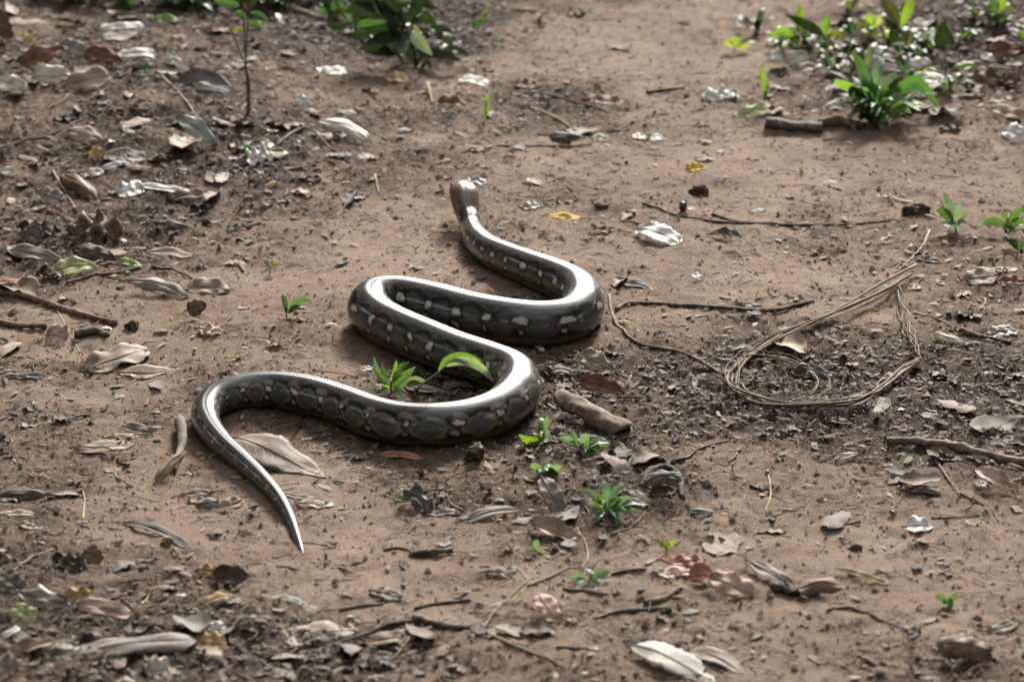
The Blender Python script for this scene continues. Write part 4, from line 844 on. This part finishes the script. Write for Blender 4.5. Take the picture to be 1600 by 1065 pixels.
for k, (wx_, wy_) in enumerate([(548,52),(578,66),(602,84),(560,18),(618,40),(668,60),(530,30),(590,26),(690,92),(640,18)]):
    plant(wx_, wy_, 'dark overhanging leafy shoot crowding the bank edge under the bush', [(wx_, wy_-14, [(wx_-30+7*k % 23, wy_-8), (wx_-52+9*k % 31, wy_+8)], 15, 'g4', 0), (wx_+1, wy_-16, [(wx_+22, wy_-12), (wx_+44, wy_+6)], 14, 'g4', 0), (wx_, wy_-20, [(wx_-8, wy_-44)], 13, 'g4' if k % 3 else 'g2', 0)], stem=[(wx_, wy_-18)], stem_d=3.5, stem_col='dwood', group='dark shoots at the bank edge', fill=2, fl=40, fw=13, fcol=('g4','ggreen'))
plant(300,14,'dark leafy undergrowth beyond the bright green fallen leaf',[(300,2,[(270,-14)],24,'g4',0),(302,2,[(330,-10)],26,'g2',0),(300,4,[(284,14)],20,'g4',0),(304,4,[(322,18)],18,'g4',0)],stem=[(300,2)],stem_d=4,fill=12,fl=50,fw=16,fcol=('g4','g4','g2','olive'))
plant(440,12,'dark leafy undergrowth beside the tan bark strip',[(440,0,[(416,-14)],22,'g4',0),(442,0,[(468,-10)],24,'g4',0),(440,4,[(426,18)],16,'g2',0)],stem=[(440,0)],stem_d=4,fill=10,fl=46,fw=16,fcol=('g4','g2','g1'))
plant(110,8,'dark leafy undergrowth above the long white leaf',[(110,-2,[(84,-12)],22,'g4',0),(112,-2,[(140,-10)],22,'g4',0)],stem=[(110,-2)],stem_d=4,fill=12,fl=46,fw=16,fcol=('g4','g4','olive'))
for k, (wx_, wy_, fl_) in enumerate([(1180,48,36),(1222,74,40),(1264,70,44),(1312,84,44),(1332,58,36),(1388,62,36),(1432,92,40),(1452,72,36),(1506,62,34),(1350,112,46),(1302,116,40),(1424,124,44),(1530,32,34),(1484,142,36),(1400,30,34),(1330,20,30)]):
    plant(wx_, wy_, 'small weed in the tangle of green behind the big clump', [], stem=[(wx_, wy_-8)], stem_d=2.5, group='weeds in the far tangle', name='weed', fill=9, fl=fl_, fw=11, fcol=('g4','g2','olive','g3','ygreen','lime') if k % 2 else ('g4','g4','g2','olive','g1'))
for k in range(9):
    wx_, wy_ = 14+58*k+(k*17) % 23, -2+(k*13) % 12
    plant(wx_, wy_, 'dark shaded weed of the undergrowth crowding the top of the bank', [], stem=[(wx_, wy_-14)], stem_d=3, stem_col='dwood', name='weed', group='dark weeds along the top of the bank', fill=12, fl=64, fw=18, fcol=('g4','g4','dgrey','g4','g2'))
plant(196,20,'low dark weed in the dark bank litter',[(196,8,[(180,-4)],20,'g4',0),(197,8,[(214,-2)],20,'g2',0),(196,10,[(204,16)],14,'g4',0)],stem=[(196,8)],stem_d=3)

# ------------------------------------------------------------------ small countable scraps, many alike
KINDS = [('fallen_leaf','brown','medium sized brown dry leaf lying half buried in litter','half buried brown leaves',16,(44,80),'ovate'),
         ('fallen_leaf','grey','medium sized grey weathered leaf lying half buried in litter','half buried grey leaves',12,(40,74),'ovate'),
         ('fallen_leaf','tan','medium sized tan dry leaf lying half buried in litter','half buried tan leaves',10,(40,70),'ovate'),
         ('leaf_scrap','dbrown','small dark brown decayed leaf scrap lying in the litter','dark decayed leaf scraps',90,(14,38),'torn'),
         ('leaf_scrap','tan','small tan dry leaf scrap lying in the litter','tan leaf scraps',80,(12,34),'torn'),
         ('leaf_scrap','grey','small grey weathered leaf scrap lying in the litter','grey leaf scraps',80,(12,36),'torn'),
         ('leaf_scrap','cream','tiny pale cream leaf scrap catching the light','pale leaf scraps',34,(8,20),'ovate'),
         ('leaf_scrap','brown','narrow brown rolled leaf scrap lying in the litter','rolled brown leaf scraps',50,(16,44),'lance')]
def scatter_px(n, dens_pow=1.0, ymin=0, ymax=1065, pad=.015):
    out = []
    while len(out) < n:
        px = rng.uniform(-10, 1610); py = ymin+(ymax-ymin)*rng.uniform()**.85; x, y = flat(px, py); h = float(humus(np.array([x]), np.array([y]))[0])
        if rng.uniform() < .10+.9*h**dens_pow and clear_of_snake(np.array([x]), np.array([y]), pad)[0]: out.append((px, py))
    return out
for nm, col, lab, grp, n, (a0, a1), shp in KINDS:
    meshes = []
    for k in range(9):
        roll = {'lance': 2.4}.get(shp, random.choice([0, 0, 1.2, -1.2])); P, uv = leaf_points(1, random.uniform(.35, .75) if shp != 'lance' else .3, 4000+k*7+len(lab), shp, fold=.1, bend=random.uniform(-.1, .14), wav=.05 if nm == 'fallen_leaf' else .09, roll=roll, nl=9, nw=6)
        f, cn = grid_faces(9, 6); meshes.append(mesh_np(nm, P.reshape(-1, 3), f, cn, 'waxy_leaf' if col == 'cream' else 'dry_leaf', None, True, uv.reshape(-1, 2)))
    for px, py in scatter_px(n, 3.0 if nm == 'fallen_leaf' else 1.3, pad=.12 if nm == 'fallen_leaf' else .02):
        p = G(px, py); m = scale_at(p); L = rng.uniform(a0, a1)*m*1.15
        o = link(nm, meshes[rng.integers(9)], None, (p[0], p[1], gz(p[0], p[1])+.06*L+.001), tuple(np.array(CL[col])*rng.uniform(.5, 1.0)))
        th = rng.normal()*.7+(math.pi if rng.uniform() < .5 else 0)
        o.rotation_euler = (rng.normal()*.10, rng.normal()*.10, th); o.scale = (L, L, L); tag(o, lab, 'leaf' if nm == 'fallen_leaf' else 'leaf scrap', grp)
HEAPS = [('litter_leaf','pale dry leaf in the heap of litter behind the big green clump','leaves heaped behind the green clump',14,(1190,1600,40,190),('cream','grey','tan','white')),
         ('litter_leaf','brown dry leaf in the heap of litter behind the big green clump','brown leaves heaped behind the green clump',26,(1190,1600,30,190),('brown','dbrown','russet','tan')),
         ('bank_leaf','brown dry leaf strewn on the dark bank','brown leaves on the bank',46,(0,560,30,330),('brown','dbrown','tan','russet')),
         ('bank_leaf','pale dry leaf strewn on the dark bank','pale leaves on the bank',22,(0,560,20,330),('cream','grey','beige'))]
for nm, lab, grp, n, (xa, xb, ya, yb), cols in HEAPS:
    meshes = []
    for k in range(8):
        P, uv = leaf_points(1, random.uniform(.35, .6), 5200+k*13+len(lab), random.choice(['ovate', 'torn', 'lance']), fold=.12, bend=random.uniform(-.1, .16), wav=.08, roll=random.choice([0, 1.3, -1.3, 2.0]), nl=11, nw=7)
        f, cn = grid_faces(11, 7); meshes.append(mesh_np(nm, P.reshape(-1, 3), f, cn, 'dry_leaf', None, True, uv.reshape(-1, 2)))
    for q in range(n):
        p = G(rng.uniform(xa, xb), rng.uniform(ya, yb)); L = rng.uniform(24, 58)*scale_at(p)
        o = link(nm, meshes[rng.integers(8)], None, (p[0], p[1], gz(p[0], p[1])+.07*L+.002), tuple(np.array(CL[cols[rng.integers(len(cols))]])*rng.uniform(.55, 1.0)))
        o.rotation_euler = (rng.normal()*.14+.12, rng.normal()*.14, rng.normal()*.8+(math.pi if rng.uniform() < .5 else 0)); o.scale = (L, L, L); tag(o, lab, 'leaf', grp)
TW = [('twig_bit','dwood','short thin dark twig bit lying on the soil','dark twig bits',80,(14,46)),('twig_bit','straw','fine straw coloured stalk bit lying on the soil','straw bits',60,(14,50)),
      ('twig_bit','wood','short brown twig bit lying on the soil','brown twig bits',60,(14,50))]
for nm, col, lab, grp, n, (a0, a1) in TW:
    meshes = []
    for k in range(7):
        t = np.linspace(-.5, .5, 7); C = np.stack([t, .10*np.sin(t*random.uniform(2, 7)+k), .03*np.cos(t*5+k)], 1)
        V, f, cn, uv = tube(C, np.linspace(1, .6, 7)*random.uniform(.018, .04), 5, 6000+k, .2); meshes.append(mesh_np(nm, V, f, cn, 'twig_wood', None, True, uv*.03))
    for px, py in scatter_px(n, 1.0):
        p = G(px, py); L = rng.uniform(a0, a1)*scale_at(p)*1.3
        o = link(nm, meshes[rng.integers(7)], None, (p[0], p[1], gz(p[0], p[1])+.02*L), tuple(np.array(CL[col])*rng.uniform(.7, 1.3)))
        o.rotation_euler = (0, rng.normal()*.05, rng.uniform(0, 6.28)); o.scale = (L, L, L); tag(o, lab, 'twig', grp)

# ------------------------------------------------------------------ what nobody could count: crumbs of litter and soil
PAL = np.array([(.05,.034,.025),(.09,.060,.042),(.14,.093,.064),(.20,.14,.098),(.28,.21,.152),(.14,.108,.085),(.24,.195,.155),(.12,.06,.034),(.38,.32,.25)])
def sample(n, power, base, x0=-2.6, x1=2.6, y0=2.7, y1=9.0):
    xs, ys = [], []; got = 0
    while got < n:
        x = rng.uniform(x0, x1, n); y = y0+(y1-y0)*rng.uniform(0, 1, n)**1.25
        k = (rng.uniform(0, 1, n) < base+(1-base)*humus(x, y)**power) & clear_of_snake(x, y, -.012); xs.append(x[k]); ys.append(y[k]); got += k.sum()
    return np.concatenate(xs)[:n], np.concatenate(ys)[:n]
def litter_mesh():
    n = 100000; x, y = sample(n, 2.2, .05); L = np.clip(np.exp(rng.normal(math.log(.0075), .55, n)), .0025, .024); W = L*rng.uniform(.18, .6, n)
    th = rng.uniform(0, 6.28, n); rx, ry = rng.normal(0, .13, n), rng.normal(0, .12, n); bend = rng.normal(0, .10, n)*L
    uu = np.array([-.5, -.5, 0, 0, .5, .5]); vv = np.array([-1, 1, -1, 1, -1, 1])*.5
    taper = np.stack([rng.uniform(.2, .9, n)]*2+[np.ones(n)]*2+[rng.uniform(.1, .9, n)]*2, 1)
    lx = uu[None]*L[:, None]*(1+rng.normal(0, .12, (n, 6))); ly = vv[None]*W[:, None]*taper*(1+rng.normal(0, .2, (n, 6)))
    lz = lx*np.sin(ry)[:, None]+ly*np.sin(rx)[:, None]+bend[:, None]*np.array([1, 1, -1, -1, 1, 1])[None]*.8
    gxp = x[:, None]+lx*np.cos(th)[:, None]-ly*np.sin(th)[:, None]; gyp = y[:, None]+lx*np.sin(th)[:, None]+ly*np.cos(th)[:, None]
    gz_ = ground(x, y)[:, None]+.0015+lz-np.minimum(lz.min(1), 0)[:, None]*.7
    V = np.stack([gxp, gyp, gz_], -1).reshape(-1, 3); b = np.arange(n)[:, None]*6
    f = (b+np.array([0, 2, 3, 1, 2, 4, 5, 3])[None]).ravel()
    pr = np.array([.10,.15,.18,.18,.14,.09,.07,.04,.05]); c = PAL[rng.choice(len(PAL), n, p=pr)]*rng.uniform(.7, 1.2, (n, 1))*(1-.42*humus(x, y)[:, None])
    return mesh_np('litter', V, f, np.full(2*n, 4), 'litter', np.repeat(c, 6, 0), False)
tag(link('leaf_litter', litter_mesh()), 'fine crumbled brown and grey leaf litter strewn over the soil', 'litter', None, 'stuff')
def straw_mesh():
    n = 42000; x, y = sample(n, 1.0, .22); L = np.clip(np.exp(rng.normal(math.log(.020), .5, n)), .006, .07); r = rng.uniform(.0002, .0008, n); th = rng.uniform(0, 6.28, n)
    k = rng.normal(0, .16, n)*L; al = np.array([-.5, 0, .5]); ang = np.arange(3)*2.094
    cx = al[None]*L[:, None]; cy = k[:, None]*np.array([1, -1, 1])[None]; cz_ = rng.normal(0, .07, (n, 3))*L[:, None]
    px_ = x[:, None]+cx*np.cos(th)[:, None]-cy*np.sin(th)[:, None]; py_ = y[:, None]+cx*np.sin(th)[:, None]+cy*np.cos(th)[:, None]
    pz = np.maximum(ground(px_, py_), ground(x, y)[:, None]-.001)+.001+np.abs(cz_)
    side = np.stack([-np.sin(th), np.cos(th), 0*th], 1); P = np.stack([px_, py_, pz], -1)
    V = P[:, :, None]+r[:, None, None, None]*(np.cos(ang)[None, None, :, None]*side[:, None, None]+np.sin(ang)[None, None, :, None]*np.array([0, 0, 1.0]))
    b = np.arange(n)[:, None]*9; q = []
    for s in (0, 3):
        for j in range(3): q += [s+j, s+(j+1) % 3, s+3+(j+1) % 3, s+3+j]
    f = (b+np.array(q)[None]).ravel(); c = PAL[rng.choice([0, 1, 2, 3, 4, 6, 8], n)]*rng.uniform(.7, 1.2, (n, 1))*(1-.35*humus(x, y)[:, None])
    return mesh_np('straw', V.reshape(-1, 3), f, np.full(6*n, 4), 'litter', np.repeat(c, 9, 0), True)
tag(link('straw_and_rootlets', straw_mesh()), 'thin dry rootlets and straw threads scattered over the soil', 'litter', None, 'stuff')
def crumb_mesh():
    n = 85000; x, y = sample(n, 1.0, .3); r = np.clip(np.exp(rng.normal(math.log(.0019), .45, n)), .0009, .007)
    o = np.array([(1,0,0),(-1,0,0),(0,1,0),(0,-1,0),(0,0,1),(0,0,-1)], float); V = o[None]*r[:, None, None]*(1+rng.normal(0, .25, (n, 6, 1)))*np.array([1.25, 1, .7])
    a = rng.uniform(0, 6.28, n); ca, sa = np.cos(a)[:, None], np.sin(a)[:, None]
    V = np.stack([V[..., 0]*ca-V[..., 1]*sa+x[:, None], V[..., 0]*sa+V[..., 1]*ca+y[:, None], V[..., 2]+(ground(x, y)+.25*r)[:, None]], -1)
    t = np.array([0,2,4, 2,1,4, 1,3,4, 3,0,4, 2,0,5, 1,2,5, 3,1,5, 0,3,5]); f = (np.arange(n)[:, None]*6+t[None]).ravel()
    h = humus(x, y)[:, None]; c = (np.array([[.34,.25,.185]])*(1-h)+np.array([[.12,.09,.068]])*h)*rng.uniform(.8, 1.3, (n, 1))
    return mesh_np('crumbs', V.reshape(-1, 3), f, np.full(8*n, 3), 'crumbs', np.repeat(c, 6, 0), False)
tag(link('soil_crumbs', crumb_mesh()), 'loose brown soil crumbs and grit over the packed earth', 'soil', None, 'stuff')

# ------------------------------------------------------------------ the forest the path runs through: trees beside and behind the viewer
plain_material('tree_bark', (.14,.105,.08), .85); plain_material('crown_leaves', (.05,.085,.03), .55)
def forest():
    crowns, trunks = [], []
    for k in range(3):
        r = np.random.default_rng(50+k); n = 5200; d = r.normal(size=(n, 3)); d /= np.linalg.norm(d, axis=1)[:, None]
        cl = d*np.array([3.4, 3.4, 2.8])*(.45+.6*r.uniform(size=(n, 1))**.6)*(1+.22*np.sin(d@r.normal(size=3)*4+k))[:, None]; s_ = r.uniform(.10, .26, n)
        a = r.normal(size=(n, 3)); a /= np.linalg.norm(a, axis=1)[:, None]; b = np.cross(a, r.normal(size=(n, 3))); b /= np.linalg.norm(b, axis=1)[:, None]
        V = np.stack([cl-a*s_[:, None], cl+b*s_[:, None]*.5, cl+a*s_[:, None], cl-b*s_[:, None]*.5], 1).reshape(-1, 3)
        crowns.append(mesh_np('crown', V, np.arange(4*n), np.full(n, 4), 'crown_leaves', None, False))
        z = np.linspace(-.2, 8.5, 12); C = np.stack([.15*np.sin(z*.6+k), .12*np.cos(z*.5+k), z], 1)
        V, f, cn, uv = tube(C, np.linspace(.24, .09, 12), 10, 70+k, .12); VV, FF, CC = [V], [f], [cn]; off = len(V)
        for q in range(5):
            an = q*1.26+k; L = np.linspace(0, 1, 6)[:, None]; Bp = np.array([0, 0, 5.2+q*.55])+L*np.array([math.cos(an)*2.2, math.sin(an)*2.2, 1.4])
            V, f, cn, uv = tube(Bp, np.linspace(.08, .02, 6), 6, 90+q, .1); VV.append(V); FF.append(f+off); CC.append(cn); off += len(V)
        trunks.append(mesh_np('trunk', np.concatenate(VV), np.concatenate(FF), np.concatenate(CC), 'tree_bark'))
    spots = [(-5.2,-1),(5.4,-2),(-3.0,-5),(2.6,-5.5),(-7.5,3.5),(7.8,3),(0,-9),(-6.5,-8),(6.5,-8.5),(-10,-3),(10.5,-2.5),(-9.5,8),(10,9),(-3.5,-12),(4,-13)]
    def ring(az, d): return (math.sin(math.radians(az))*d, 5+math.cos(math.radians(az))*d)
    spots += [ring(a, d) for a, d in ((-22,9),(-38,7.5),(-56,6.5),(-75,6),(-95,6.5),(46,9),(60,7.5),(78,6.2),(98,6.4),(-30,14),(-14,17),(36,15),(54,14),(-48,13),(-68,11),(72,12))]
    for i, (x, y) in enumerate(spots):
        o = link('forest_tree', None, None, (x, y, cz(x, y))); o.rotation_euler = (0, 0, i*1.7); k = .85+.3*((i*37) % 10)/10; o.scale = (k, k, k)
        tag(o, 'tall forest tree with a dense leafy crown beside the path', 'tree', 'forest trees beside and behind the viewer')
        link('trunk', trunks[i % 3], o); link('crown', crowns[i % 3], o, (0, 0, 7.4 if i % 2 else 6.6))
def undergrowth():
    r = np.random.default_rng(81); n = 2600; d = r.normal(size=(n, 3)); d /= np.linalg.norm(d, axis=1)[:, None]
    cl = d*np.array([1.3, 1.3, 1.15])*(.4+.65*r.uniform(size=(n, 1))**.6); s_ = r.uniform(.06, .16, n); a = r.normal(size=(n, 3)); a /= np.linalg.norm(a, axis=1)[:, None]
    b = np.cross(a, r.normal(size=(n, 3))); b /= np.linalg.norm(b, axis=1)[:, None]
    fol = mesh_np('foliage', np.stack([cl-a*s_[:, None], cl+b*s_[:, None]*.5, cl+a*s_[:, None], cl-b*s_[:, None]*.5], 1).reshape(-1, 3)+np.array([0, 0, 1.05]), np.arange(4*n), np.full(n, 4), 'crown_leaves', None, False)
    st = [tube(np.array([[0, 0, -.1], [.1*math.cos(q), .1*math.sin(q), .5], [.5*math.cos(q), .5*math.sin(q), 1.3]]), [.03, .025, .01], 6) for q in (0, 2.1, 4.2)]
    off = 0; FF = []
    for V, f, c_, u in st: FF.append(f+off); off += len(V)
    stm = mesh_np('stems', np.concatenate([q[0] for q in st]), np.concatenate(FF), np.concatenate([q[2] for q in st]), 'tree_bark')
    k = 0
    for az, dist in [(q, 7.0+(q*7 % 5)*.5) for q in range(-110, 111, 13) if q < -8 or q > 32]+[(q, 13.0) for q in range(-40, 61, 9)]+[(q, 9.0) for q in range(120, 241, 15)]:
        x, y = math.sin(math.radians(az))*dist, 5+math.cos(math.radians(az))*dist; o = link('forest_shrub', None, None, (x, y, cz(x, y))); e = 1.0+.35*((k*29) % 10)/10
        o.scale = (e, e, e); o.rotation_euler = (0, 0, k*1.3); tag(o, 'dense leafy shrub at the edge of the forest clearing', 'shrub', 'shrubs round the forest clearing'); link('foliage', fol, o); link('stem', stm, o); k += 1
forest(); undergrowth()
